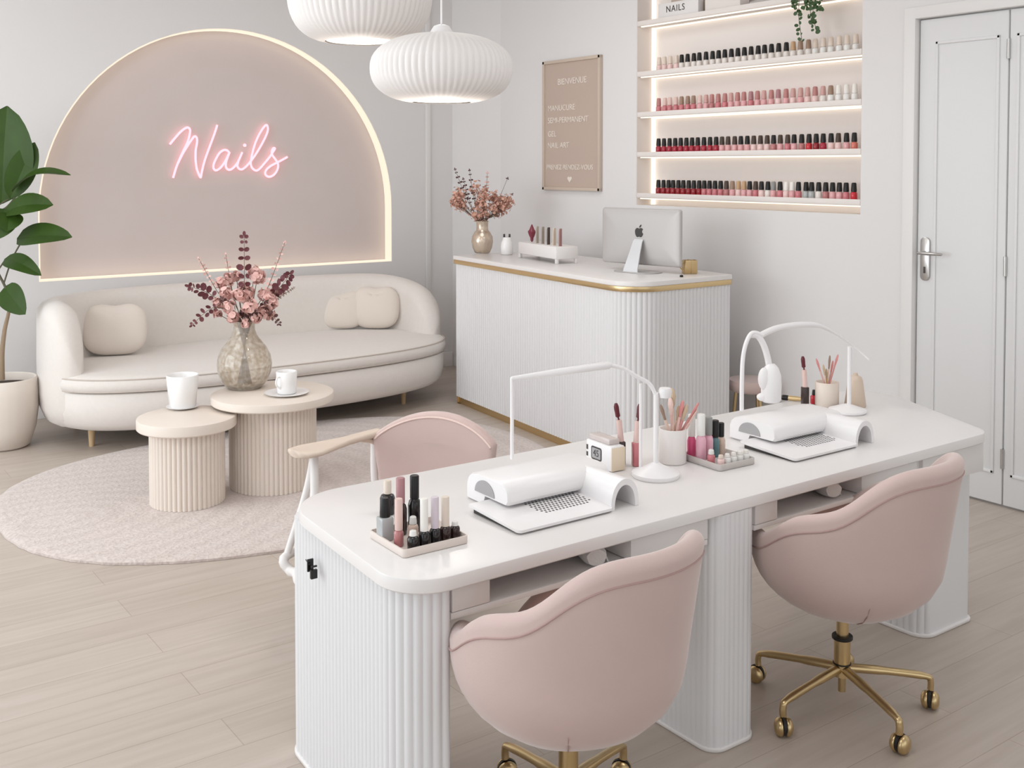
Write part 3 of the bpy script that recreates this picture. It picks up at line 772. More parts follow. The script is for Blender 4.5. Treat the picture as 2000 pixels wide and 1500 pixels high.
def sprig(tip, label, cat_m, lr, count, mouth=mouth, foot=foot, bend=.03, name='eucalyptus_sprig', start=.35, group=None, cat='flower stem', spread=.03, asp=.85):
    t = thing(name, label, cat, tuple(foot), 0, group)
    path = stem_path(tip, bend, Vector((0, 0, 1)), mouth, foot, spread)
    b = B(); tube(b, path, [.0026 - .0014 * i / len(path) for i in range(len(path))], 6); obj('stem', b, STEMB, t, True)
    b = B(); n = len(path); i0 = int(n * (1 - (1 - start) * .62))
    tot = count
    for k in range(tot):
        u = k / max(1, tot - 1); f = i0 + (n - 1 - i0) * u
        i = min(int(f), n - 2); p = path[i].lerp(path[i + 1], f - i); tg = (path[i + 1] - path[i]).normalized()
        r = lr * (.75 + .5 * math.sin(PI * min(1, u + .15)) ) * rnd.uniform(.85, 1.15)
        for s_ in (-1, 1):
            sd = tg.cross(FW).normalized() * s_
            cc = p + sd * r * 1.0 + FW * rnd.uniform(-.01, .01)
            disc_leaf(b, cc, -FW + rv(.7), sd + tg * .4, r, asp)
    disc_leaf(b, path[-1] + (path[-1] - path[-2]).normalized() * lr, -FW + rv(.4), path[-1] - path[-2], lr * .9, .6)
    obj('leaves', b, cat_m, t, True, smooth=0)
    return t
sprig(vp(477, 462, .03), 'tallest burgundy eucalyptus sprig, upright at the bouquet centre', BURG, .017, 8, start=.28)
sprig(vp(371, 560, -.05), 'burgundy eucalyptus sprig reaching far left from the table vase', BURG, .016, 6, start=.45, bend=.06)
sprig(vp(376, 634, -.12), 'burgundy eucalyptus sprig drooping low at left of the bouquet', BURG, .012, 6, start=.45, bend=.09)
sprig(vp(566, 537, .0), 'burgundy eucalyptus sprig pointing up right from the table vase', BURG, .018, 6, start=.5, bend=.02)
sprig(vp(545, 632, -.12), 'short dark sprig drooping at right of the table bouquet', BURGD, .010, 4, start=.6, bend=.07)
sprig(vp(388, 505, .05), 'thin pink flower spike leaning left in the table bouquet', BLOOM, .007, 9, start=.5, bend=.02, name='flower_spike')
sprig(vp(556, 474, .06), 'long thin coral pink flower spike leaning right above the bouquet', BLOOM, .0075, 12, start=.4, bend=.0, name='flower_spike')
sprig(vp(441, 497, .08), 'short pale pink flower spike just left of the tallest sprig', BLOOM, .007, 7, start=.55, bend=.0, name='flower_spike')
sprig(vp(574, 562, -.03), 'fine grey seed spray at the right edge of the table bouquet', mat('grey_seed', rgb(150, 132, 124), .8), .005, 8, start=.5, bend=.03, name='seed_spray')
def bloom(c, r, label, m, group, mouth, foot, petals=22, spread=.03, name='pink_bloom'):
    t = thing(name, label, 'flower', tuple(foot), 0, group)
    b = B(); tube(b, stem_path(Vector(c), 0, Vector((0, 0, 1)), mouth, foot, spread), .002, 5); obj('stem', b, STEMB, t, True)
    b = B()
    for k in range(petals):
        d = rv(); cc = Vector(c) + d * r * rnd.uniform(.35, .95)
        disc_leaf(b, cc, d + rv(.6), rv(), r * rnd.uniform(.38, .58), rnd.uniform(.7, 1), 7)
    obj('petals', b, m, t, True, smooth=0)
for (px, py, dd, r) in [(432, 552, .02, .038), (448, 545, .08, .034), (440, 575, -.06, .038), (468, 577, -.10, .042), (490, 600, -.12, .040), (503, 540, .05, .040), (497, 530, .09, .03), (520, 575, -.02, .040), (530, 590, -.08, .036), (512, 607, -.08, .036), (528, 612, -.04, .034), (446, 600, -.10, .036), (455, 618, -.11, .032), (475, 560, .05, .036), (485, 575, .02, .036), (425, 592, -.02, .03), (500, 622, -.10, .032), (462, 540, .10, .03), (480, 630, -.10, .026), (425, 612, -.06, .026), (540, 570, .03, .03)]:
    bloom(vp(px, py, dd), r * 1.12, 'dusty pink bloom in the bouquet of the coffee table vase', BLOOM, 'pink blooms of the table bouquet', mouth, foot, 34)
sprig(vp(478, 606, -.11), 'dark brown foliage at the heart of the table bouquet', BURGD, .014, 5, start=.5, bend=.0)
sprig(vp(497, 610, -.13), 'small dark leaf sprig low in front of the pink blooms', BURGD, .012, 5, start=.5, bend=.0)
sprig(vp(433, 583, -.11), 'dark leaf sprig among the pink blooms at left', BURGD, .010, 4, start=.6, bend=.0)
sprig(vp(521, 590, -.11), 'dark leaf sprig among the pink blooms at right', BURGD, .010, 4, start=.6, bend=.0)

# ================================================================== FIG PLANT
PX, PY = 1.30, 7.21
fp = thing('potted_fig', 'large-leaved green fig plant in cream pot at the left edge', 'plant', (PX, PY, 0))
b = B(); lathe(b, [(0, 0), (.13, 0), (.150, .012), (.185, .12), (.202, .25), (.204, .34), (.198, .425), (.190, .432), (.182, .425), (.186, .36), (.10, .352), (0, .352)], 56, (PX, PY, 0), lambda a, z: 1 + .006 * math.sin(a * 22) * (1 if .02 < z < .40 else 0)); obj('pot', b, POTM, fp, True, smooth=60)
b = B(); lathe(b, [(0, .385), (.10, .39), (.186, .38), (.186, .36), (0, .36)], 40, (PX, PY, 0)); obj('soil', b, SOIL, fp, True)
PD = (Vector((PX, PY, .4)) - CAM).dot(FW)
def pp(px, py, dd=0.0): return at(px, py, PD + dd)
tr = catmull([pp(4, 742), pp(4, 690), pp(9, 645), pp(16, 615), pp(20, 590)], 6)
b = B(); tube(b, tr, [.017 - .009 * i / len(tr) for i in range(len(tr))], 10); obj('trunk', b, TRUNK, fp, True)
def stemp(pts, r=.006):
    b = B(); tube(b, catmull([pp(*p) for p in pts], 6), r, 8); obj('stem', b, STEMG, fp, True)
stemp([(20, 592), (10, 560), (-8, 520), (-12, 460), (-6, 410), (2, 380)], .008)
stemp([(20, 590), (26, 572), (30, 560)], .005); stemp([(8, 552), (22, 510), (40, 476), (50, 468)], .005); stemp([(-5, 530), (5, 515), (12, 506)], .005)
stemp([(-2, 400), (14, 390), (24, 385)], .005); stemp([(-4, 412), (12, 405), (30, 385)], .005); stemp([(-6, 430), (4, 418), (14, 408)], .005); stemp([(-10, 470), (-20, 440), (-14, 425)], .005)
FWD = -FW
def pleaf(base, tip, w, up=FWD, arch=.08, fold=.18, shape=.85):
    b = B(); leaf(b, pp(*base), pp(*tip), w, up, arch, fold, 12, 4, shape); obj('leaf', b, LEAF, fp, True, smooth=0)
sR = RT
pleaf((4, 398), (14, 207, -.08), .37, FWD + RT * .15, .03, .12, .95)
pleaf((20, 388, -.05), (68, 278, -.02), .17, FWD + RT * .3, .05, .15, .95)
pleaf((24, 375, -.08), (138, 342, -.16), .13, UP + FWD * .5, .16, .25, .7)
pleaf((4, 420, -.08), (104, 400, -.14), .16, UP * .7 + FWD, .14, .2, 1.2)
pleaf((10, 408, -.1), (-18, 470, -.2), .22, FWD + RT * .2, .06, .2, .8)
pleaf((20, 415, -.1), (14, 452, -.2), .16, FWD + RT * .4, .03, .2, .8)
pleaf((33, 467, -.04), (141, 463, -.12), .175, FWD + UP * .8, .07, .25, .75)
pleaf((8, 507), (81, 538, -.1), .125, UP * .8 + FWD, .14, .2, .8)
pleaf((9, 560), (50, 614, -.08), .165, FWD + UP * .3 - RT * .1, .05, .2, .72)
pleaf((-6, 400), (-90, 300, -.05), .2, FWD, .05, .15, .9)
pleaf((-10, 470), (-100, 480, -.1), .18, FWD + UP * .5, .1, .2, .85)
pleaf((0, 395, .1), (-30, 260, .12), .2, FWD, .03, .15, .9)
pleaf((2, 392, .05), (40, 300, .12), .2, FWD, .03, .15, .9)

# ================================================================== RECEPTION COUNTER
rc = thing('reception_counter', 'white reeded reception counter with gold trim, carrying the monitor', 'counter', (4.5, 5.5, 0))
CP = [(4.015, 4.435), (4.86, 4.45), (5.02, 6.62), (4.235, 6.62)]
cout = round_poly(CP, [.20, .02, .02, .02], 12)
body = inset(round_poly(CP, [.20, .02, .02, .04], 12), .018)
rd = reeded(resample(body, .02), .030, .007, lambda p, n: n.y < .5)
b = B(); loft(b, [[(p.x, p.y, z) for p in rd] for z in (.055, 1.035)]); obj('reeded_body', b, WREED, rc, True, smooth=50)
b = B(); slab(b, inset(cout, .035), 0, .055, .0); obj('plinth', b, GOLD, rc, True)
b = B(); slab(b, inset(cout, .002), 1.03, 1.06, .002); obj('gold_band', b, GOLD, rc, True, smooth=50)
b = B(); slab(b, cout, 1.06, 1.09, .004); obj('counter_top', b, WTOP, rc, True, smooth=28)
CZ = 1.0905
# vase on the counter
P = onz(942, 494, CZ); V2 = Vector((P.x, P.y, CZ))
vase(V2, [(.052, 0), (.058, .004), (.074, .04), (.082, .085), (.078, .125), (.058, .160), (.046, .172), (.044, .2), (.045, .232), (.049, .242)], MERC, 'silvered_vase', 'mottled silvered glass vase at the left end of the counter')
D2 = (V2 - CAM).dot(FW); m2 = V2 + Vector((0, 0, .236)); f2 = V2 + Vector((0, 0, .015))
def vq(px, py, dd=0.0): return at(px, py, D2 + dd)
for k in range(54):
    a = rnd.uniform(-1, 1); px = 942 + 54 * a; top = 355 if a < .05 else 370
    py = rnd.uniform(top + 22 * abs(a), 434 - 34 * abs(a))
    t = thing('dried_flower', 'dried peach pink flower stem in the silvered counter vase', 'flower', tuple(f2), 0, 'dried peach flowers in the counter vase')
    tip = vq(px, py, rnd.uniform(-.12, .12)); pth = stem_path(tip, 0, Vector((0, 0, 1)), m2, f2, .02)
    b = B(); tube(b, pth, .0014, 5); obj('stem', b, STEMB, t, True)
    b = B()
    for q in range(26):
        d = rv(); disc_leaf(b, tip + d * rnd.uniform(.006, .055), d + rv(.5), rv(), rnd.uniform(.008, .016), .7, 6)
    obj('flower_head', b, BLOOMB, t, True, smooth=0)
for tip, lb, cnt in (((889, 331), 'dark seed sprig leaning furthest left from the counter vase', 7), ((917, 333), 'dark berry sprig rising above the dried flowers at left', 6), ((905, 350), 'mid-height dark seed sprig at left of the counter vase', 7), ((991, 349), 'thin bare twig leaning right from the counter vase', 2), ((1000, 380), 'dark seed sprig at the right of the counter vase', 3), ((952, 338), 'single pale pink plume rising from the counter vase centre', 6)):
    sprig(vq(*tip), lb, BLOOM if 'plume' in lb else BURGD, .008, cnt, mouth=m2, foot=f2, bend=.0, name='seed_sprig', start=.45, spread=.02)
# small white double-necked bottle
P = onz(990, 497, CZ)
t = thing('ceramic_bottle', 'small white ceramic bottle between counter vase and nail tip rack', 'bottle', (P.x, P.y, CZ))
b = B(); lathe(b, [(0, 0), (.040, 0), (.046, .006), (.047, .06), (.042, .09), (.033, .108), (.03, .125), (.026, .128), (0, .128)], 32); obj('bottle_body', b, WCER, t, smooth=60)
for s_ in (-1, 1):
    b = B(); o_ = RT * (.020 * s_); cyl(b, .008, .007, .126, .152, 12, (o_.x, o_.y)); obj('dark_stopper', b, DARK, t)
# nail tip rack
A1 = onz(1012, 503, CZ); A2 = onz(1086, 516, CZ)
ux = Vector((A2.x - A1.x, A2.y - A1.y, 0)); LR = ux.length; ux.normalize(); uy = Vector((-ux.y, ux.x, 0))
rk = thing('display_riser', 'white riser tray on short legs displaying nail tips on the counter', 'display stand', (A1.x, A1.y, CZ), math.atan2(ux.y, ux.x))
b = B(); box(b, 0, LR, 0, .17, .030, .115, .008); obj('tray_box', b, WLAC, rk)
for (u, v) in ((.012, .012), (LR - .012, .012), (.012, .158), (LR - .012, .158)):
    b = B(); box(b, u - .01, u + .01, v - .01, v + .01, 0, .032, .002); obj('leg', b, WLAC, rk)
TIPC = [('maroon', (128, 52, 66), 'leftmost'), ('greige', (172, 160, 148), 'second'), ('taupe', (160, 146, 134), 'third'), ('dark brown', (84, 68, 62), 'fourth'), ('beige', (206, 188, 170), 'fifth'), ('mauve', (158, 116, 112), 'rightmost')]
for i, (cn, c, wh) in enumerate(TIPC):
    p = A1 + ux * (.10 + (LR - .15) * i / 5) + uy * .06
    b = B()
    if i == 0: lathe(b, [(0, .0), (.010, .01), (.012, .03), (.022, .05), (.030, .075), (.018, .09), (.012, .105), (.004, .125), (0, .126)], 16)
    else:
        loft(b, [[(x * .020 * w_, .005 - .01 * (abs(x)) ** 2 + q_, z) for x, q_ in ((-1, 0), (-.5, 0), (0, 0), (.5, 0), (1, 0), (1, .006), (0, .006), (-1, .006))] for z, w_ in ((0, 1), (.03, 1.05), (.08, 1.0), (.105, .85), (.118, .45))])
    o = tag(obj('nail_tip_display', b, mat(cn.replace(' ', '_') + '_tip', rgb(*c), .25)), '%s nail tip standing %s in the row on the white riser' % (cn, wh), 'nail tip', 'nail tips on the white riser')
    o.location = (p.x, p.y, CZ + .1155); o.rotation_euler = (0, 0, math.atan2(ux.y, ux.x) - .9)
# monitor seen from behind
MC = onz(1246, 531, CZ); md = Vector((-.206, .978, 0)).normalized(); mn = Vector((md.y, -md.x, 0))     # md: along the screen, mn: from screen back to user (+x)
mon = thing('desktop_computer', 'slim silver desktop computer seen from behind on the counter', 'computer', (MC.x, MC.y, CZ), math.atan2(md.y, md.x))
# local frame: x along the screen (to the photo's left), y = away from the user side (towards the viewer)
b = B(); out = rrect(-.297, .042, .297, .392, .016)
NB = 14
def mring(ins, y): return [(p.x, y, p.y) for p in rrect(-.297 + ins, .042 + ins, .297 - ins, .392 - ins, max(.016 - ins * .05, .008))]
loft(b, [mring(0, -.040), mring(0, -.034), mring(.004, -.024), mring(.012, -.020), mring(.05, -.0155), mring(.10, -.0130), mring(.15, -.0122)])
obj('housing', b, ALU, mon, smooth=60)
b = B(); loft(b, [[(p.x, -.0405, p.y) for p in rrect(-.287, .09, .287, .382, .01)], [(p.x, -.0412, p.y) for p in rrect(-.287, .09, .287, .382, .01)]]); obj('screen', b, SCREEN, mon, smooth=0)
b = B(); loft(b, [[(-.055, .075, .004), (.055, .075, .004), (.055, .081, .004), (-.055, .081, .004)], [(-.052, .072, .02), (.052, .072, .02), (.052, .080, .02), (-.052, .080, .02)], [(-.040, .03, .12), (.040, .03, .12), (.040, .037, .12), (-.040, .037, .12)], [(-.034, .0, .185), (.034, .0, .185), (.034, .006, .19), (-.034, .006, .19)], [(-.032, -.016, .20), (.032, -.016, .20), (.032, -.010, .203), (-.032, -.010, .203)]])
obj('stand_neck', b, ALUL, mon, smooth=30)
b = B(); slab(b, superell(0, .0, .155, .095, 3.0, 48), 0, .006, .002); obj('stand_foot', b, ALU, mon, smooth=40)
# fruit emblem with a bite and a leaf
b = B()
ab = [(0, .30), (.12, .36), (.27, .37), (.40, .31), (.47, .22), (.40, .15), (.355, .04), (.37, -.08), (.44, -.18), (.50, -.22), (.46, -.36), (.36, -.52), (.25, -.60), (.14, -.60), (0, -.55), (-.14, -.60), (-.26, -.60), (-.38, -.50), (-.48, -.32), (-.53, -.10), (-.52, .10), (-.44, .26), (-.32, .35), (-.18, .37)]
sm = catmull([(x, z, 0) for x, z in ab], 3, True)
k_ = .058
def emb(pts): loft(b, [[(-p[0] * k_, y, .250 + p[1] * k_) for p in pts] for y in (-.014, -.0095)])
emb(sm); emb([(p.x, p.y) for p in catmull([(.02, .42, 0), (.04, .55, 0), (.14, .68, 0), (.26, .73, 0), (.25, .60, 0), (.15, .46, 0)], 3, True)])
obj('emblem', b, DARK, mon, smooth=0)
# gold cup
P = onz(1347, 534, CZ)
t = thing('gold_holder', 'small square gold holder beside the monitor on the counter', 'holder', (P.x, P.y, CZ), R(-25))
b = B(); out = rrect(-.042, -.032, .042, .032, .012); i2 = inset(out, .003)
loft(b, [[(p.x, p.y, 0) for p in i2], [(p.x, p.y, .003) for p in out], [(p.x, p.y, .082) for p in out], [(p.x, p.y, .082) for p in i2], [(p.x, p.y, .01) for p in i2]]); obj('holder_body', b, GOLD, t, smooth=50)
b = B(); box(b, -.002, .002, -.036, .036, .0, .085, .001); obj('divider', b, GOLDD, t)
b = B(); tube(b, catmull([(-.042, -.01, .065), (-.062, -.012, .06), (-.066, -.012, .04), (-.045, -.01, .02)], 5), .004, 8); obj('clip', b, GOLDD, t)
P = onz(1331, 541, CZ); b = B(); lathe(b, [(0, 0), (.010, 0), (.011, .008), (.007, .012), (0, .013)], 16); o = tag(obj('ring_bead', b, BLACK), 'tiny black bead on the counter left of the gold holder', 'bead'); o.location = (P.x, P.y, CZ)
# stool behind the counter
S = onz(1452, 790, .05)
st = thing('pink_stool', 'low pink upholstered stool glimpsed behind the counter corner', 'stool', (4.93, 5.05, 0))
st.location = (5.035, 4.46, 0)
b = B(); lathe(b, [(0, .36), (.12, .36), (.14, .37), (.145, .41), (.135, .43), (0, .437)], 32); obj('seat', b, PINK, st, smooth=60)
for k in range(3):
    a = 2 * PI * k / 3 + .3; b = B(); tube(b, [(.09 * math.cos(a), .09 * math.sin(a), .36), (.12 * math.cos(a), .12 * math.sin(a), 0)], .010, 10); obj('leg', b, GOLD, st)

# ================================================================== MANICURE DESK
dk = thing('manicure_desk', 'long white two-seat manicure desk with reeded pedestals in the foreground', 'desk', (2.6, 2.55, 0))
TP = [(1.243, 2.165), (3.775, 2.175), (4.14, 2.965), (1.292, 2.975)]
tout = resample(round_poly(TP, [.13, .10, .16, .20], 12), .1)
b = B(); slab(b, tout, .712, .75, .004); obj('desk_top', b, WTOP, dk, True, smooth=28)
UZ = .712
def pedestal(poly, rads, where, pitch=.026, depth=.006, plinth=True, z0=.0):
    out = resample(round_poly(poly, rads, 10), .013)
    rdd = reeded(out, pitch, depth, where)
    b = B(); loft(b, [[(p.x, p.y, z) for p in rdd] for z in (.014 if plinth else .0, UZ)]); o = obj('pedestal', b, WREED, dk, True, smooth=50)
    if plinth:
        pl = resample(round_poly(poly, rads, 10), .05); ns_ = normals2(pl); pl = [p + n * (depth + .004) for p, n in zip(pl, ns_)]
        b = B(); slab(b, pl, 0, .014, .003); obj('plinth', b, WLAC, o, True, smooth=50)
pedestal([(1.262, 2.188), (1.392, 2.188), (1.392, 2.95), (1.310, 2.95)], [.11, .008, .008, .07], lambda p, n: n.x < .8, .024, .0055)
pedestal([(2.298, 2.172), (2.49, 2.172), (2.49, 2.94), (2.298, 2.94)], [.05, .05, .03, .03], lambda p, n: n.x < .9, .020, .0025)
pedestal([(3.50, 2.26), (3.80, 2.26), (3.95, 2.93), (3.50, 2.93)], [.06, .03, .04, .03], lambda p, n: n.x < -.3, .026, .006)
AZ0, FY = .628, 2.192
def apron(x0, xa, xb, x1):
    b = B(); box(b, x0, x1, FY, 2.92, AZ0, AZ0 + .016, .002); box(b, x0, x1, 2.76, 2.775, AZ0 + .016, UZ); box(b, x0, x1, 2.905, 2.92, AZ0 + .016, UZ)
    obj('cubby_shelf', b, WLAC, dk, True)
    for p, q in ((x0, xa), (xb, x1)):
        b = B(); box(b, p + .003, q, FY - .001, 2.755, AZ0 + .0175, UZ - .002, .002); obj('drawer_box', b, WLAC, dk, True)
apron(1.396, 1.512, 1.985, 2.292)
apron(2.495, 2.60, 3.02, 3.335)
b = B(); box(b, 3.345, 3.40, FY + .02, 2.75, .60, UZ - .001, .002); box(b, 3.38, 3.77, FY + .004, FY + .06, .60, UZ - .001, .003); box(b, 3.74, 3.77, FY + .05, 2.75, .60, UZ - .001, .003); obj('drawer_front', b, WLAC, dk, True)
# little black clip on the left end of the desk
b = B(); P0 = (1.232, 2.74)
cp = thing('black_hook', 'small black metal hook on the left end of the desk', 'hook', (1.270, 2.65, .60))
b = B(); box(b, 1.258, 1.276, 2.715, 2.721, .615, .65, .001); tube(b, [(1.266, 2.745, .640), (1.264, 2.717, .633)], .0015, 6); obj('hook_bar', b, BLACK, cp, True)
b = B(); box(b, 1.256, 1.275, 2.688, 2.698, .603, .628, .001); obj('hook_plate', b, BLACK, cp, True)
b = B(); box(b, 1.258, 1.275, 2.690, 2.696, .634, .639, .001); obj('hook_pin', b, BLACK, cp, True)
# cubby contents
def towel(x, y, rz, label):
    t = thing('rolled_towel', label, 'towel', (x, y, AZ0 + .0165), rz)
    b = B(); rings = []
    for k in range(9):
        u = k / 8; a = .03 * (1 - .25 * (2 * u - 1) ** 4)
        rings.append([(-.085 + .17 * u, a * 1.25 * math.cos(2 * PI * q / 20) * (1 + .06 * math.sin(5 * 2 * PI * q / 20 + 3 * u)), .031 + a * math.sin(2 * PI * q / 20)) for q in range(20)])
    loft(b, rings); obj('towel_roll', b, mat('white_terry', rgb(232, 230, 228), .95, bump=.6, bscale=300), t, smooth=60)
    b = B(); loft(b, [[(-.06, -.03, .03), (.06, -.034, .035), (.065, -.04, .002), (-.05, -.045, .002)], [(-.06, -.034, .032), (.06, -.038, .037), (.065, -.046, .002), (-.05, -.05, .002)]]); obj('loose_end', b, mat('white_terry', (1, 1, 1, 1)), t, smooth=0)
towel(1.905, 2.285, R(70), 'white folded towel in the left cubby under the desk top')
towel(2.935, 2.290, R(68), 'white crumpled towel in the right cubby under the desk top')
for x, lb in ((1.72, 'dark oval dish inside the left desk cubby'), (2.78, 'dark oval dish inside the right desk cubby')):
    b = B(); lathe(b, [(0, 0), (.05, 0), (.075, .018), (.072, .02), (.048, .004), (0, .004)], 32); o = tag(obj('oval_dish', b, mat('dark_green_ceramic', rgb(70, 72, 68), .3)), lb, 'dish'); o.location = (x, 2.40, AZ0 + .0165); o.scale = (1.5, 1, 1)

TZ = .7505
# ---- dust collector stations
def station(ox, oy, label):
    t = thing('nail_dust_collector', label, 'nail dust collector', (1.86 + ox, 2.5 + oy, TZ))
    X, Y = ox, oy
    # arm-rest bridge: solid rounded slab, a grey plate paints the shaded tunnel at its left end
    b = B(); sec = []
    y0, y1, z0, z1 = 2.435, 2.655, .779, .838
    sec = [(y0 + .010, z0), (y0, z0 + .012), (y0 + .003, z1 - .022), (y0 + .012, z1 - .010), (y0 + .028, z1 - .003), (y0 + .06, z1), (y1 - .06, z1), (y1 - .025, z1 - .006), (y1 - .008, z1 - .02), (y1, z1 - .04), (y1, z0 - .026), (y0 + .13, z0 - .026), (y0 + .12, z0)]
    xs = [(1.745, .94), (1.752, 1.0), (2.118, 1.0), (2.128, .94)]
    yc, zc = (y0 + y1) / 2, (z0 + z1) / 2
    loft(b, [[(x + X, yc + (y - yc) * s + Y, zc + (z - zc) * s) for y, z in sec] for x, s in xs]); hb = obj('arm_rest', b, WPLA, t, True, smooth=40)
    b = B(); D = [(yc + .01 + .050 * math.cos(a), .786 + .040 * math.sin(a)) for a in [PI * k / 16 for k in range(17)]]
    loft(b, [[(x + X, y + Y, z) for y, z in D] for x in (1.7425, 1.747)]); obj('tunnel_shade_plate', b, GREY, hb, True, smooth=0)
    b = B(); box(b, 1.752 + X, 2.118 + X, y0 + .15 + Y, y1 - .01 + Y, .7508, .7535, .001); obj('foot', b, WPLA, t, True)
    # sloping plate
    b = B(); out = rrect(1.676 + X, 0, 2.016 + X, .245, [.016, .016, .004, .004])
    def zz(v): return .755 + .011 * (v / .245)
    loft(b, [[(p.x, 2.293 + p.y + Y, zz(p.y) + dz) for p in (out if dz not in (0,) else inset(out, .002))] for dz in (0, .002, .009)]); pl = obj('collector_plate', b, WPLA, t, True, smooth=30)
    b = B(); out2 = rrect(1.686 + X, .012, 2.010 + X, .235, [.012, .012, .004, .004]); loft(b, [[(p.x, 2.293 + p.y + Y, .7508) for p in out2], [(p.x, 2.293 + p.y + Y, zz(p.y) + .0005) for p in out2]]); obj('plate_underside', b, DARK, pl, True, smooth=0)
    b = B()
    for r_ in range(11):
        for c_ in range(15):
            u = 1.815 + c_ * .0125 + (.006 if r_ % 2 else 0); v = .075 + r_ * .0135
            du, dv = (u - 1.905) / .105, (v - .145) / .085
            if abs(du) ** 3 + abs(dv) ** 3 > 1: continue
            b2 = [(u + X + .0038 * math.cos(2 * PI * k / 8), 2.293 + Y + v + .0042 * math.sin(2 * PI * k / 8)) for k in range(8)]
            b.faces.new([b.verts.new((p[0], p[1], zz(p[1] - 2.293 - Y) + .0094)) for p in b2])
    obj('perforated_grille', b, DARK, pl, True, smooth=0)
    # small second tunnel at the right
    b = B(); n = 20; xo, rO, rI = 2.066 + X, .053, .040
    O = [(xo + rO * math.cos(PI * k / n), .7508 + .086 * math.sin(PI * k / n) ** .75) for k in range(n + 1)]
    I = [(xo + rI * math.cos(PI * k / n), .7508 + .068 * math.sin(PI * k / n) ** .85) for k in range(n + 1)]
    ring = O + list(reversed(I))
    loft(b, [[(x, y + Y, z) for x, z in ring] for y in (2.303, 2.495)]); tn = obj('finger_tunnel', b, WPLA, t, True, smooth=50)
    b = B(); box(b, xo - .036, xo + .036, 2.48 + Y, 2.486 + Y, .7508, .80); obj('tunnel_back', b, GREY, tn, True)
    return t
station(0, 0, 'white dust collector and arm rest at the left seat of the desk')
station(1.168, .03, 'white dust collector and arm rest at the right seat of the desk')

# ---- lamp at the left seat
lp = thing('desk_lamp', 'white desk lamp arching over the left dust collector', 'desk lamp', (2.36, 2.485, TZ))
b = B(); lathe(b, [(0, 0), (.074, 0), (.077, .006), (.076, .014), (.055, .022), (.03, .034), (.012, .045), (0, .045)], 48, (2.36, 2.485, TZ)); obj('base', b, WPLA, lp, True, smooth=50)
b = B(); tube(b, [(2.36, 2.485, TZ + .03), (2.36, 2.485, 1.02)], .0085, 14); obj('pole', b, WPLA, lp, True)
b = B(); tube(b, [(2.335, 2.53, TZ + .016), (2.335, 2.53, 1.045)], .005, 10); obj('rear_rod', b, WPLA, lp, True)
A = Vector((2.36, 2.485, 1.02)); Bq = Vector((2.207, 2.539, 1.118)); Cq = Vector((1.904, 2.64, 1.094))
b = B(); tube(b, catmull([A + Vector((0, 0, -.01)), A + Vector((-.02, .01, .03)), Vector((2.30, 2.51, 1.075)), Vector((2.255, 2.525, 1.104)), Bq], 6), .0065, 12); obj('curved_arm', b, WPLA, lp, True)
b = B(); tube(b, [Bq + (Bq - Cq) * .03, Bq, Bq.lerp(Cq, .5), Cq], [.006, .0125, .011, .007], 14); ht = obj('light_bar', b, WPLA, lp, True)
b = B(); tube(b, catmull([Cq + (Bq - Cq) * .02, Cq, Cq - Vector((0, 0, .02)), Cq - Vector((0, 0, .12)), Vector((1.904, 2.64, .846))], 5), .0058, 12); obj('support_rod', b, WPLA, lp, True)
b = B(); lathe(b, [(0, 0), (.018, 0), (.022, .02), (.018, .03), (0, .032)], 20, (2.385, 2.47, 1.005)); obj('clamp_knob', b, WPLA, lp, True)
# ---- lamp at the right seat
lq = thing('gooseneck_lamp', 'white gooseneck lamp with hanging head at the right seat of the desk', 'desk lamp', (3.612, 2.69, TZ))
b = B(); lathe(b, [(0, 0), (.072, 0), (.076, .006), (.074, .012), (.05, .02), (.016, .032), (0, .032)], 48, (3.612, 2.69, TZ)); obj('base', b, WPLA, lq, True, smooth=50)
lat = lambda px, py, dp: at(px, py, dp)
b = B(); tube(b, [(3.622, 2.69, TZ + .02), (3.622, 2.69, 1.015)], .0085, 14); obj('pole', b, WPLA, lq, True)
pa = [lat(1697, 703, 4.28), lat(1664, 674, 4.28), lat(1610, 640, 4.18), lat(1570, 634, 4.1), lat(1520, 640, 4.03), lat(1485, 655, 3.97)]
pth = catmull(pa, 6); n_ = len(pth)
b = B(); tube(b, pth, [.003 + .0085 * min(1, max(0, (i - 8) / 8)) if i < 16 else .0115 for i in range(n_)], 12); obj('curved_arm', b, WPLA, lq, True)
pb = [lat(1490, 655, 3.97), lat(1470, 650, 3.96), lat(1458, 668, 3.945), lat(1451, 700, 3.94), lat(1449, 745, 3.935)]
b = B(); tube(b, catmull(pb + [Vector((pb[-1].x, pb[-1].y, .845))], 6), .008, 12); obj('support_rod', b, WPLA, lq, True)
pc = [lat(1466, 654, 3.965), lat(1480, 656, 3.97), lat(1492, 675, 3.975), lat(1500, 702, 3.98), lat(1503, 722, 3.98)]
b = B(); tube(b, catmull(pc, 6), .012, 12); obj('hose', b, WPLA, lq, True)
hc = lat(1506, 785, 3.98); hc.z = .868
b = B(); lathe(b, [(0, 0), (.030, 0), (.036, .008), (.038, .06), (.036, .10), (.026, .128), (.013, .142), (0, .143)], 28, tuple(hc)); hd = obj('lamp_head', b, WPLA, lq, True, smooth=60)
b = B(); c0 = hc - RT * .030 + Vector((0, 0, .088)) - FW * .012
bmesh.ops.create_uvsphere(b, u_segments=20, v_segments=14, radius=1, matrix=Matrix.Translation(c0) @ Matrix.Rotation(-.6, 4, 'Z') @ Matrix.Diagonal((.022, .02, .042, 1))); obj('side_vent', b, WPLA, hd, True, smooth=80)
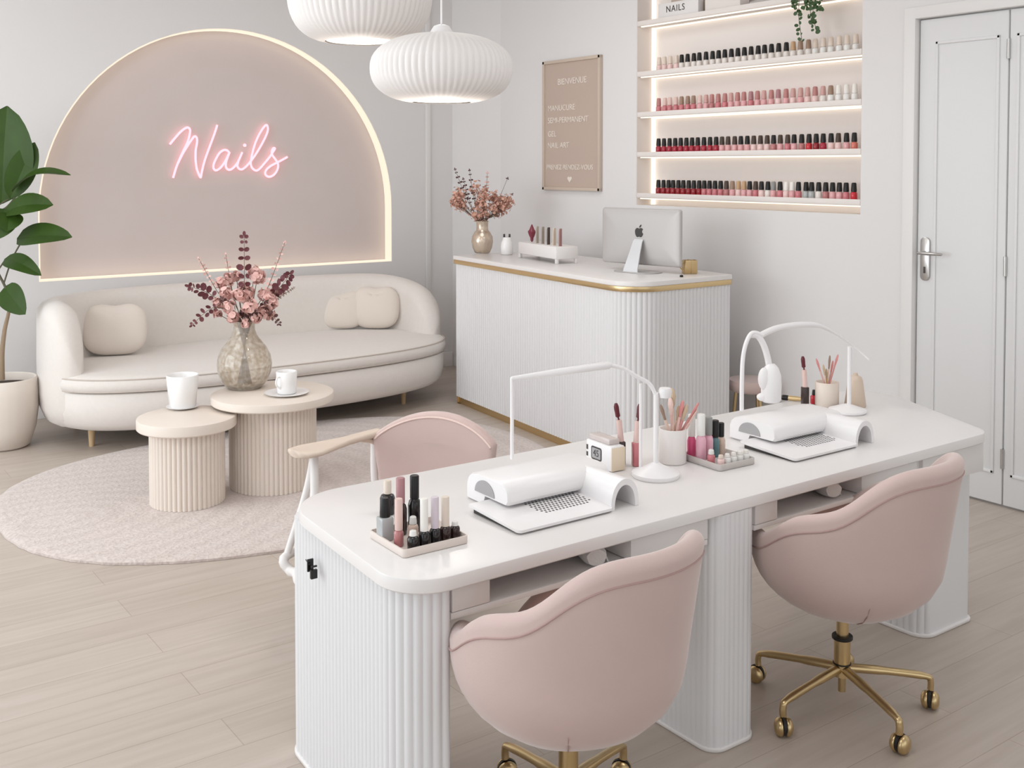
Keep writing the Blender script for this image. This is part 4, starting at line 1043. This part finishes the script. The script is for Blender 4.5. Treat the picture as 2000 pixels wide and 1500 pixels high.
b = B(); c1 = hc - RT * .028 + Vector((0, 0, .018)); bmesh.ops.create_uvsphere(b, u_segments=20, v_segments=12, radius=1, matrix=Matrix.Translation(c1) @ Matrix.Rotation(-.6, 4, 'Z') @ Matrix.Diagonal((.026, .022, .016, 1))); obj('lower_lip', b, WPLA, hd, True, smooth=80)

# ---- left tray of polishes
def local_axes(p0, p1):
    u = Vector((p1.x - p0.x, p1.y - p0.y, 0)).normalized(); return u, Vector((-u.y, u.x, 0))
T0 = onz(788, 1092, TZ); T1 = T0 + Vector((.197, -.003, 0)); tu, tv = local_axes(T0, T1); TL = .197; TW = .19
def tray(p0, u, v, L_, W_, label, m, name='polish_tray'):
    t = thing(name, label, 'tray', (p0.x, p0.y, TZ), math.atan2(u.y, u.x))
    b = B(); out = rrect(0, 0, L_, W_, .012); i2 = inset(out, .004)
    loft(b, [[(p.x, p.y, 0) for p in inset(out, .003)], [(p.x, p.y, .003) for p in out], [(p.x, p.y, .022) for p in out], [(p.x, p.y, .022) for p in i2], [(p.x, p.y, .006) for p in i2]]); obj('tray_body', b, m, t, smooth=50)
    return t
TRAYM = mat('blush_plastic', rgb(232, 220, 212), .4)
tray(T0, tu, tv, TL, TW, 'pale open tray of black polish bottles at the left desk end', TRAYM)
ZT = TZ + .0065
def put(u, v, p0=T0, uu=None, vv=None): 
    q = p0 + (uu or tu) * u + (vv or tv) * v; return (q.x, q.y, ZT)
fr = .030
G1 = 'bottles in the left desk tray'
bottle(put(.045, fr), 'black', 'clear', 'short black polish, leftmost of the front row in the left tray', G1, .030, .036, .02, .014, name='nail_polish')
bottle(put(.078, fr), 'black', 'white', 'black polish with tall white cap in the left tray front row', G1, .030, .042, .021, .085, cap_round=False)
bottle(put(.113, fr + .004), 'black', 'lilac', 'black polish with tall lilac cap in the left tray front row', G1, .030, .042, .021, .082, cap_round=False)
bottle(put(.146, fr + .006), 'brown black', 'cream', 'black polish with tall beige cap, right in the left tray front row', G1, .030, .040, .021, .078, cap_round=False)
bottle(put(.178, fr + .010), 'brown black', 'clear', 'short dark polish at the right corner of the left tray', G1, .027, .034, .018, .012)
bottle(put(.028, .075), 'mauve', 'blush', 'grey mauve polish with tall blush cap at the left of the left tray', G1, .026, .042, .021, .082, cap_round=False)
bottle(put(.020, .135), 'grey', 'black', 'square grey bottle with black cap at the left tray side', G1, .036, .062, .028, .05, square=True, rot=math.atan2(tu.y, tu.x))
bottle(put(.075, .150), 'brown black', 'mauve', 'tall dark bottle with mauve cap at the back of the left tray', G1, .034, .085, .024, .068, cap_round=False)
bottle(put(.118, .150), 'black', 'black', 'tallest all black bottle at the back of the left tray', G1, .036, .090, .025, .062, cap_round=False)
bottle(put(.082, .095), 'beige', 'clear', 'small beige bottle in the middle of the left tray', G1, .028, .042, .02, .02)
P = onz(757, 1003, TZ); bottle((P.x, P.y, TZ), 'black', 'cream', 'six-sided black bottle with cream cap standing behind the left tray', None, .044, .058, .023, .038, cap_round=False)

# ---- white timer box and square bottles
t = thing('timer_box', 'white boxed timer with grey display behind the left dust collector', 'timer', (2.305, 2.67, TZ), R(-4))
b = B(); box(b, -.028, .028, -.072, .068, 0, .082, .006); obj('case', b, WPLA, t)
b = B(); box(b, -.02, .024, -.05, .064, .082, .100, .004); obj('acrylic_lid', b, mat('smoky_acrylic', rgb(206, 194, 190), .15), t)
b = B(); out = rrect(-.045, .022, .012, .066, .008)
loft(b, [[(-.0282, -p.x - .008, p.y) for p in out], [(-.0292, -p.x - .008, p.y) for p in out]]); dp = obj('display_frame', b, DARK, t, smooth=0)
b = B(); out = rrect(-.040, .027, .007, .061, .004); loft(b, [[(-.0292, -p.x - .008, p.y) for p in out], [(-.0296, -p.x - .008, p.y) for p in out]]); obj('display', b, GREY, dp, smooth=0)
tb = text_bm('45', .032, .0004); bmesh.ops.transform(tb, matrix=frame_matrix((-.0299, .009, .044), (0, -1, 0), (0, 0, 1), (-1, 0, 0)), verts=tb.verts); obj('digits', tb, DARK, dp, smooth=0)
b = B(); box(b, -.0292, -.028, .056, .064, .048, .064); box(b, -.0292, -.028, .056, .064, .026, .040); obj('side_marks', b, DARK, t, smooth=0)
b = B(); box(b, -.0275, .0275, -.0745, -.072, .002, .078, .001); obj('gold_side', b, mat('pale_gold_card', rgb(232, 214, 190), .5), t)
def gloss(loc, body, label, lean, name='lip_gloss'):
    g = thing(name, label, 'lip gloss', loc, R(-20))
    b = B(); box(b, -.013, .013, -.013, .013, 0, .078, .003); obj('bottle', b, cmat('body', body), g)
    b = B(); tube(b, [(0, 0, .078), (lean * .4, 0, .15)], [.0105, .0095], 12); obj('tube_cap', b, cmat('cap', 'blush'), g)
    b = B(); tube(b, catmull([(lean * .4, 0, .149), (lean * .6, 0, .162), (lean * .9, 0, .19), (lean, 0, .206)], 4), [.003] * 4 + [.008] * 3 + [.0085] * 3 + [.007, .006, .004], 10); obj('applicator', b, cmat('cap', 'dark red'), g)
    return g
gloss((2.362, 2.655, TZ), 'brown black', 'dark square gloss bottle with upright maroon applicator by the timer', -.018)
g = gloss((2.392, 2.612, TZ), 'rose', 'rose square gloss bottle with upright maroon applicator by the timer', .012)
b = B(); tube(b, [(.012, .008, .07), (.016, .006, .185)], .0028, 8); obj('dark_stick', b, cmat('cap', 'dark brown'), g)

# ---- brush cups
def cup_holder(loc, r, h, m, label):
    t = thing('brush_cup', label, 'brush cup', loc)
    b = B(); lathe(b, [(0, 0), (r * .94, 0), (r, .004), (r, h - .002), (r - .002, h), (r - .005, h - .002), (r - .005, .008), (0, .008)], 40); obj('cup_body', b, m, t, smooth=60)
def brush(base, top, label, head, handle, hr=.0042, wid=.008, kind='brush', group=None):
    base, top = Vector(base), Vector(top); d = (top - base); L_ = d.length; d.normalize()
    t = thing('nail_%s' % kind, label, kind, tuple(base), 0, group)
    b = B(); k1 = base + d * (L_ * .72); tube(b, [base, base + d * (L_ * .3), k1], [hr * .7, hr, hr * .9], 8); obj('handle', b, handle, t, True)
    b = B(); tube(b, [k1, k1 + d * (L_ * .06), k1 + d * (L_ * .17), k1 + d * (L_ * .25), top], [hr * .9, wid * .7, wid, wid * .7, wid * .2], 8, flat=.6); obj('bristle_head' if kind == 'brush' else 'file_tip', b, head, t, True)
PKA = mat('pink_handle', rgb(224, 184, 176), .4); PKB = mat('peach_handle', rgb(226, 200, 184), .45); PKC = mat('rose_handle', rgb(206, 144, 140), .4)
HDA = mat('blush_bristle', rgb(232, 200, 190), .8); HDB = mat('taupe_bristle', rgb(150, 124, 108), .8); HDC = mat('tan_bristle', rgb(196, 172, 146), .8); HDD = mat('rose_bristle', rgb(214, 142, 138), .7)
Q = Vector((2.52, 2.572, TZ)); cup_holder(tuple(Q), .0455, .116, mat('white_cup', rgb(238, 232, 228), .4), 'white cup of pink brushes between the two desk seats')
DQ = (Q - CAM).dot(FW)
tips1 = [((1290, 790), 'taupe-tipped brush leaning furthest left in the white cup', HDB, PKB, .008), ((1312, 758), 'tallest fluffy blush brush at the back of the white cup', HDC, PKB, .016), ((1309, 776), 'blush brush beside the tallest one in the white cup', HDA, PKA, .012), ((1334, 782), 'rose-tipped brush in the middle of the white cup', HDD, PKA, .009), ((1326, 792), 'tan brush in the front of the white cup', HDC, PKB, .009), ((1342, 790), 'tan and rose brush right of middle in the white cup', HDC, PKC, .010), ((1365, 786), 'rose brush leaning furthest right in the white cup', HDD, PKC, .008), ((1362, 800), 'pale brush just below the rightmost one in the white cup', HDA, PKA, .007)]
for i, ((px, py), lb, hm, hn, w_) in enumerate(tips1):
    top = at(px, py, DQ + rnd.uniform(-.02, .02)); dx = (px - 1322) / 45
    bs = Q + RT * (-.022 * dx) + FW * rnd.uniform(-.015, .015) + Vector((0, 0, .009)); bs.z = TZ + .009
    brush(bs, top, lb, hm, hn, .0055, w_, group='brushes in the white cup')
Q = Vector((3.72, 2.885, TZ)); Q2 = onz(1615, 792, TZ); Q = Vector((Q2.x, Q2.y, TZ)); cup_holder(tuple(Q), .048, .100, mat('cream_cup', rgb(230, 216, 204), .5), 'cream cup of thin brushes at the back of the right seat')
DQ = (Q - CAM).dot(FW)
for i, ((px, py), lb, hm, hn) in enumerate([((1594, 700), 'rose-tipped thin brush furthest left in the cream cup', HDD, PKA), ((1608, 712), 'short tan brush second in the cream cup', HDC, PKB), ((1614, 720), 'gold-handled short brush in the middle of the cream cup', HDC, mat('gold_handle', rgb(214, 182, 120), .3, .8)), ((1621, 694), 'tall dark-tipped brush in the cream cup', HDB, PKB), ((1627, 704), 'pink thin brush second from right in the cream cup', HDD, PKA), ((1637, 692), 'coral-tipped brush furthest right in the cream cup', HDD, PKC)]):
    top = at(px, py, DQ + rnd.uniform(-.02, .02)); dx = (px - 1615) / 25
    bs = Q + RT * (-.018 * dx) + FW * rnd.uniform(-.015, .015); bs.z = TZ + .009
    brush(bs, top, lb, hm, hn, .0038, .006, group='brushes in the cream cup')
# beige cone bottle behind the right lamp
P = onz(1668, 803, TZ); t = thing('cone_bottle', 'beige cone-shaped bottle standing beside the right lamp pole', 'bottle', (3.73, 2.74, TZ))
b = B(); lathe(b, [(0, 0), (.042, 0), (.044, .004), (.030, .108), (.024, .122), (.012, .128), (0, .128)], 32); obj('bottle_body', b, mat('beige_satin', rgb(214, 194, 176), .45), t, smooth=60)
b = B(); lathe(b, [(0, .128), (.010, .128), (.009, .138), (0, .139)], 16); obj('stopper', b, mat('beige_satin', (1, 1, 1, 1)), t)
# pieces beside the cream cup
P = onz(1572, 792, TZ); gloss((P.x, P.y, TZ), 'brown black', 'slim blush gloss with maroon tip left of the cream cup', -.012)
P = onz(1590, 788, TZ); bottle((P.x, P.y, TZ), 'red', 'black', 'small red polish with black cap beside the cream cup', None, .032, .036, .018, .022)
P = onz(1585, 795, TZ)
t = thing('nail_drill', 'gold and black nail drill pen lying behind the right dust collector', 'nail drill', (3.55, 2.87, TZ), 0)
c0 = onz(1527, 776, TZ + .012); c1 = onz(1570, 780, TZ + .012)
b = B(); tube(b, [c0.lerp(c1, .28), c0.lerp(c1, .6), c1], [.010, .0105, .008], 14); obj('grip', b, GOLD, t, True)
b = B(); tube(b, [c0, c0.lerp(c1, .05), c0.lerp(c1, .22), c0.lerp(c1, .3)], [.010, .0118, .0118, .0105], 14); obj('tip', b, BLACK, t, True)

# ---- clear tray between the seats
U0 = onz(1406, 922, TZ); U1 = U0 + Vector((.165, -.006, 0)); cu_, cv_ = local_axes(U0, U1); CL = .166
tray(U0, cu_, cv_, CL, .185, 'clear acrylic tray of pink polish bottles between the desk seats', mat('frosted_acrylic', rgb(236, 230, 226), .15, trans=.35, ior=1.2))
G2 = 'bottles in the clear desk tray'
def put2(u, v): return put(u, v, U0, cu_, cv_)
bottle(put2(.030, .165), 'hot pink', 'clear', 'hot pink bottle with clear cap at the back left of the clear tray', G2, .030, .072, .024, .075, cap_round=False)
bottle(put2(.026, .115), 'light pink', 'clear', 'candy pink bottle with tall clear cap, front left in the clear tray', G2, .034, .086, .027, .072, cap_round=False)
bottle(put2(.070, .125), 'light pink', 'grey', 'candy pink bottle with grey cap in the middle of the clear tray', G2, .032, .080, .026, .060, cap_round=False)
bottle(put2(.105, .130), 'teal', 'black', 'teal bottle with square black cap in the clear tray', G2, .030, .066, .026, .058, cap_round=False)
bottle(put2(.138, .135), 'beige', 'black', 'beige bottle with black cap at the right of the clear tray', G2, .030, .062, .022, .048, cap_round=False)
bottle(put2(.024, .065), 'rose', 'clear', 'short rose bottle low at the left of the clear tray', G2, .026, .034, .02, .016)
for i in range(5):
    bottle(put2(.030 + .029 * i, .026), 'pale pink' if i < 1 else 'white', 'pale' if i == 0 else 'white', '%s tiny pale bottle from the left in the front row of the clear tray' % ORD[i], G2, .024, .028, .018, .012)

# ================================================================== PINK SWIVEL CHAIRS
def swivel(loc, rz, label, base_rot, boff=(0, 0)):
    t = thing('swivel_chair', label, 'swivel chair', loc, rz, 'pink velvet swivel chairs')
    n = 96
    def sst(a, e0, e1):
        x = min(1, max(0, (a - e0) / (e1 - e0))); return x * x * (3 - 2 * x)
    def hz(th):                          # th: angle from straight back
        a = abs((th + PI) % (2 * PI) - PI)
        ks = ((0, .892), (28, .889), (40, .868), (47, .842), (57, .790), (66, .755), (78, .738), (95, .715), (112, .650), (122, .620), (150, .606), (165, .53), (180, .50))
        d = math.degrees(a); h = ks[-1][1]
        for (a0, h0), (a1, h1) in zip(ks[:-1], ks[1:]):
            if a0 <= d <= a1: h = h0 + (h1 - h0) * (d - a0) / (a1 - a0); break
        return h
    _hz0 = hz
    _tab = {}
    def hz(th):                          # the same profile, eased
        k = round(th, 5)
        if k not in _tab: _tab[k] = sum(_hz0(th + R(q)) for q in (-10, -7, -4, -2, 0, 2, 4, 7, 10)) / 9
        return _tab[k]
    def rad(th, z):                      # outer radius at a height
        u = (z - .352) / .235
        r = .289 * (1 - max(0, 1 - u) ** 2.4) ** .5 if u < 1 else .289
        if z > .57: r += (z - .57) * .16 * max(0, math.cos(th))
        return max(r, .02)
    def pos(th, r, z): return (r * math.sin(th) * 1.0, -r * math.cos(th) * 1.02, z)
    ths = [-PI + 2 * PI * i / n for i in range(n)]
    rings = []
    for k in range(11):
        u = k / 10
        rings.append([pos(th, rad(th, .352 + (hz(th) - .03 - .352) * (u ** 1.3)), .352 + (hz(th) - .03 - .352) * (u ** 1.3)) for th in ths])
    tk = .05
    for k in range(1, 8):                # rolled rim
        a = PI * k / 8
        rings.append([pos(th, rad(th, hz(th) - .03) - tk / 2 + tk / 2 * math.cos(a), hz(th) - .03 + .028 * math.sin(a)) for th in ths])
    for k in range(1, 5):
        u = k / 4
        rings.append([pos(th, rad(th, max(.46, (hz(th) - .03) * (1 - u) + .46 * u)) - tk, (hz(th) - .03) * (1 - u) + .44 * u) for th in ths])
    b = B(); loft(b, rings); sh = obj('shell', b, PINK, t, smooth=80)
    b = B(); tube(b, [Vector(pos(th, rad(th, hz(th) - .05) + .001, hz(th) - .05)) for th in ths if abs(th) < R(150)], .0024, 6); obj('piping', b, PINKP, sh)
    b = B(); tube(b, [Vector(pos(R(-47), rad(R(-47), z) + .0005, z)) for z in (.357, .375, .40, .435, .475)], [.0012, .002, .002, .0015, .0005], 6); obj('dart_seam', b, PINKP, sh)
    b = B(); lathe(b, [(0, .455), (.21, .455), (.233, .465), (.238, .49), (.224, .508), (.15, .517), (0, .52)], 64); obj('seat_cushion', b, SEATC, t, smooth=70)
    b = B(); cyl(b, .026, .026, .135, .232, 24, boff); cyl(b, .030, .027, .108, .145, 24, boff); obj('column', b, GOLDD, t)
    b = B(); cyl(b, .0195, .0195, .222, .368, 20, boff); obj('gas_lift', b, GOLDD, t)
    b = B(); cyl(b, .033, .033, .226, .238, 24, boff, bev=.002); cyl(b, .0285, .0285, .145, .149, 24, boff); obj('collar', b, BLKR, t)
    b = B(); cyl(b, .012, .012, .055, .10, 14, boff); obj('stub', b, GOLDD, t)
    BO = Vector((boff[0], boff[1], 0))
    for k in range(5):
        a = base_rot - rz + 2 * PI * k / 5; d = Vector((math.cos(a), math.sin(a), 0)); rr_ = .285
        b = B(); tube(b, catmull([BO + d * .015 + Vector((0, 0, .132)), BO + d * .14 + Vector((0, 0, .121)), BO + d * (rr_ - .018) + Vector((0, 0, .104)), BO + d * rr_ + Vector((0, 0, .088)), BO + d * rr_ + Vector((0, 0, .060))], 5), [.0165] * 5 + [.014] * 5 + [.0115] * 11, 12, flat=.85); lg = obj('leg', b, GOLDD, t, smooth=60)
        ca = a + 1.1 + k; cd = Vector((math.cos(ca), math.sin(ca), 0)); pc_ = BO + d * rr_ - cd * .006; sdv = Vector((-cd.y, cd.x, 0))
        b = B()
        for s_ in (-1, 1):
            M = frame_matrix(pc_ + sdv * (.011 * s_) + Vector((0, 0, .029)), cd, (0, 0, 1), sdv * s_)
            b2 = B(); lathe(b2, [(0, -.006), (.026, -.006), (.0285, -.002), (.0285, .003), (.023, .012), (.012, .017), (0, .018)], 28); bmesh.ops.transform(b2, matrix=M, verts=b2.verts)
            me = bpy.data.meshes.new('t'); b2.to_mesh(me); b2.free(); b.from_mesh(me); bpy.data.meshes.remove(me)
        cs = obj('caster', b, GOLDD, lg, smooth=60)
        b = B(); M = frame_matrix(pc_ + Vector((0, 0, .032)), cd, (0, 0, 1), sdv)
        b2 = B(); lathe(b2, [(0, -.005), (.0275, -.005), (.0275, .005), (0, .005)], 20); bmesh.ops.transform(b2, matrix=M, verts=b2.verts)
        me = bpy.data.meshes.new('t'); b2.to_mesh(me); b2.free(); b.from_mesh(me); bpy.data.meshes.remove(me)
        obj('caster_core', b, BLKR, cs)
    return t
swivel((1.632, 2.028, 0), R(8), 'pink velvet swivel chair at the left seat, nearest the camera', R(90), (.115, .105))
swivel((2.768, 2.062, 0), R(8), 'pink velvet swivel chair at the right seat on a gold star base', R(-36), (.085, .055))

# ================================================================== CLIENT ARMCHAIR BEHIND THE DESK
ch = thing('client_armchair', 'pink-backed client armchair with washed wood arm behind the desk', 'armchair', (2.0, 3.5, 0))
BL, BR = Vector((2.065, 3.80, 0)), Vector((2.375, 3.385, 0)); bw_ = (BR - BL); BWL = bw_.length; bw_.normalize(); bn = Vector((-bw_.y, bw_.x, 0))
if bn.y > 0: bn = -bn                        # towards the desk
def back_outline(n=40):
    pts = []
    for k in range(n + 1):
        u = k / n; x = u * BWL
        top = .615 + .148 * (max(0, math.sin(PI * (.04 + .92 * u))) ** .55)
        pts.append((x, top))
    return pts
b = B(); bo = back_outline(); full = bo + [(BWL * .92, .36), (BWL * .08, .36)]
def bring(ins, off):
    c = Vector((BWL / 2, .55)); r = []
    for x, z in full:
        v = Vector((x, z)) - c; L_ = v.length; q = c + v * (1 - ins / L_)
        cur = .055 * ((q.x / BWL - .5) * 2) ** 2
        p = BL + bw_ * q.x + bn * (off + cur - .03); r.append((p.x, p.y, q.y))
    return r
loft(b, [bring(.03, -.035), bring(.006, -.030), bring(0, -.015), bring(0, .012), bring(.008, .026), bring(.03, .032), bring(.12, .036)]); cb = obj('backrest', b, PINK, ch, True, smooth=60)
b = B(); tube(b, [Vector(p) for p in bring(.016, .030)[:41]], .004, 6); obj('piping', b, mat('pale_pink_piping', rgb(230, 206, 198), .8), cb, True)
b = B(); seat = superell(2.0, 3.50, .26, .28, 2.6, 56)
loft(b, [[(p.x, p.y, z) for p in inset(seat, i_)] for z, i_ in ((.30, .03), (.31, .005), (.35, 0), (.385, .02), (.395, .07))]); obj('seat', b, PINK, ch, True, smooth=60)
# wooden arm
fa = Vector((1.755, 3.735, .660)); ba = Vector((2.075, 3.80, .668))
ax = (ba - fa).normalized(); sdv = Vector((-ax.y, ax.x, 0))
b = B(); prof = [(-.085, .05, .02), (-.07, .105, .004), (-.01, .125, 0), (.05, .098, 0), (.16, .050, 0), (.26, .050, .004), (.325, .036, .006)]
rings = []
for (s_, w_, dz) in prof:
    c = fa + ax * s_ + Vector((0, 0, dz * .2)); r = []
    for k in range(20):
        a = 2 * PI * k / 20
        r.append(c + sdv * (w_ * .62 * math.copysign(abs(math.cos(a)) ** .7, math.cos(a))) + Vector((0, 0, .014 * math.copysign(abs(math.sin(a)) ** .7, math.sin(a)))))
    rings.append(r)
loft(b, rings); ar = obj('armrest', b, ARMW, ch, True, smooth=60)
b = B(); tube(b, catmull([fa + ax * .24 + Vector((0, 0, -.008)), fa + ax * .30 + Vector((0, 0, -.03)), ba + Vector((.0, -.012, -.07)), ba + Vector((.02, -.02, -.14))], 5), [.02] * 6 + [.018] * 10, 10, flat=.7); obj('arm_bracket', b, ARMW, ar, True)
# white splayed legs and the curved runner
def wl(pts, r): 
    b = B(); tube(b, catmull(pts, 6), r, 12); obj('leg', b, WLAC, ch, True)
ft = fa + ax * .005 + Vector((0, 0, -.012))
L1 = at(560, 1085, 4.06); L2 = at(607, 1115, 3.98)
wl([ft, ft.lerp(L1, .4) + RT * .010, L1], .0135)
wl([ft, ft.lerp(L2, .4) + RT * .006, L2], .0165)
bt = ba + Vector((-.02, 0, -.02))
wl([bt, bt + Vector((0, -.01, -.2)), Vector((2.09, 3.74, .28))], .015)
ring = catmull([L1, L1 + Vector((-.005, -.04, -.045)), at(578, 1120, 3.93), at(612, 1150, 3.83), Vector((1.93, 3.22, .20)), Vector((2.18, 3.20, .22)), Vector((2.30, 3.42, .25)), Vector((2.15, 3.72, .27)), Vector((1.92, 3.83, .27))], 6, True)
b = B(); tube(b, ring, .018, 10, closed=True); obj('seat_frame', b, WLAC, ch, True, smooth=60)
b = B(); loft(b, [[(p.x, p.y, z) for p in superell(2.0, 3.50, .20, .22, 2.6, 40)] for z in (.24, .30)]); obj('seat_pan', b, DARK, ch, True, smooth=60)
b = B(); cyl(b, .03, .03, .05, .245, 20, (2.0, 3.5)); obj('column', b, GOLDD, ch, True)
b = B(); lathe(b, [(0, 0), (.15, 0), (.152, .008), (.05, .02), (.03, .06), (0, .06)], 40, (2.0, 3.5, 0)); obj('floor_plate', b, GOLDD, ch, True)

# ================================================================== LIGHT
def area(name, loc, rot, sx, sy, e, col=(1, 1, 1)):
    L = bpy.data.lights.new(name, 'AREA'); L.shape = 'RECTANGLE'; L.size = sx; L.size_y = sy; L.energy = e; L.color = col
    o = bpy.data.objects.new(name, L); COL.objects.link(o); o.location = loc; o.rotation_euler = rot
    return o
for i, (u0, u1, z0, z1) in enumerate(WIN_L):
    area('daylight_left', (XL + .02, (u0 + u1) / 2, (z0 + z1) / 2), (0, R(-90), 0), z1 - z0, u1 - u0, (35, 106)[i], (.885, .955, 1.0))
for i, (u0, u1, z0, z1) in enumerate(WIN_F):
    area('daylight_front', ((u0 + u1) / 2, YF + .02, (z0 + z1) / 2), (R(90), 0, 0), u1 - u0, z1 - z0, 18, (.93, .98, 1.0))
for x in (.4, 3.4):
    for y in (1.6, 5.2):
        area('ceiling_fill', (x, y, ZC - .02), (0, 0, 0), 1.4, 1.4, 18, (.96, .98, 1.0))  # unseen fill lights added under the ceiling to brighten the room
w = bpy.data.worlds.new('daylight'); SC.world = w; w.use_nodes = True
w.node_tree.nodes['Background'].inputs['Color'].default_value = (.92, .96, 1, 1)
w.node_tree.nodes['Background'].inputs['Strength'].default_value = .5

# ================================================================== CAMERA
cd = bpy.data.cameras.new('camera'); cam = bpy.data.objects.new('camera', cd); COL.objects.link(cam)
cam.location = CAM; cam.rotation_euler = (R(90) - PITCH, 0, YAW)
cd.sensor_width = 36; cd.lens = 36 * F / 2000; cd.shift_x = 0; cd.shift_y = -(750 - CY) / 2000
cd.clip_start = .05
SC.camera = cam
SC.view_settings.view_transform = 'Standard'; SC.view_settings.look = 'None'; SC.view_settings.exposure = 0.0; SC.view_settings.gamma = 1.0
SC.view_settings.use_curve_mapping = False
SC.cycles.use_denoising = True
SC.cycles.max_bounces = 8; SC.cycles.diffuse_bounces = 4; SC.cycles.transmission_bounces = 8
SC.cycles.sample_clamp_indirect = 6.0
SC.cycles.use_adaptive_sampling = True; SC.cycles.adaptive_threshold = 0.02
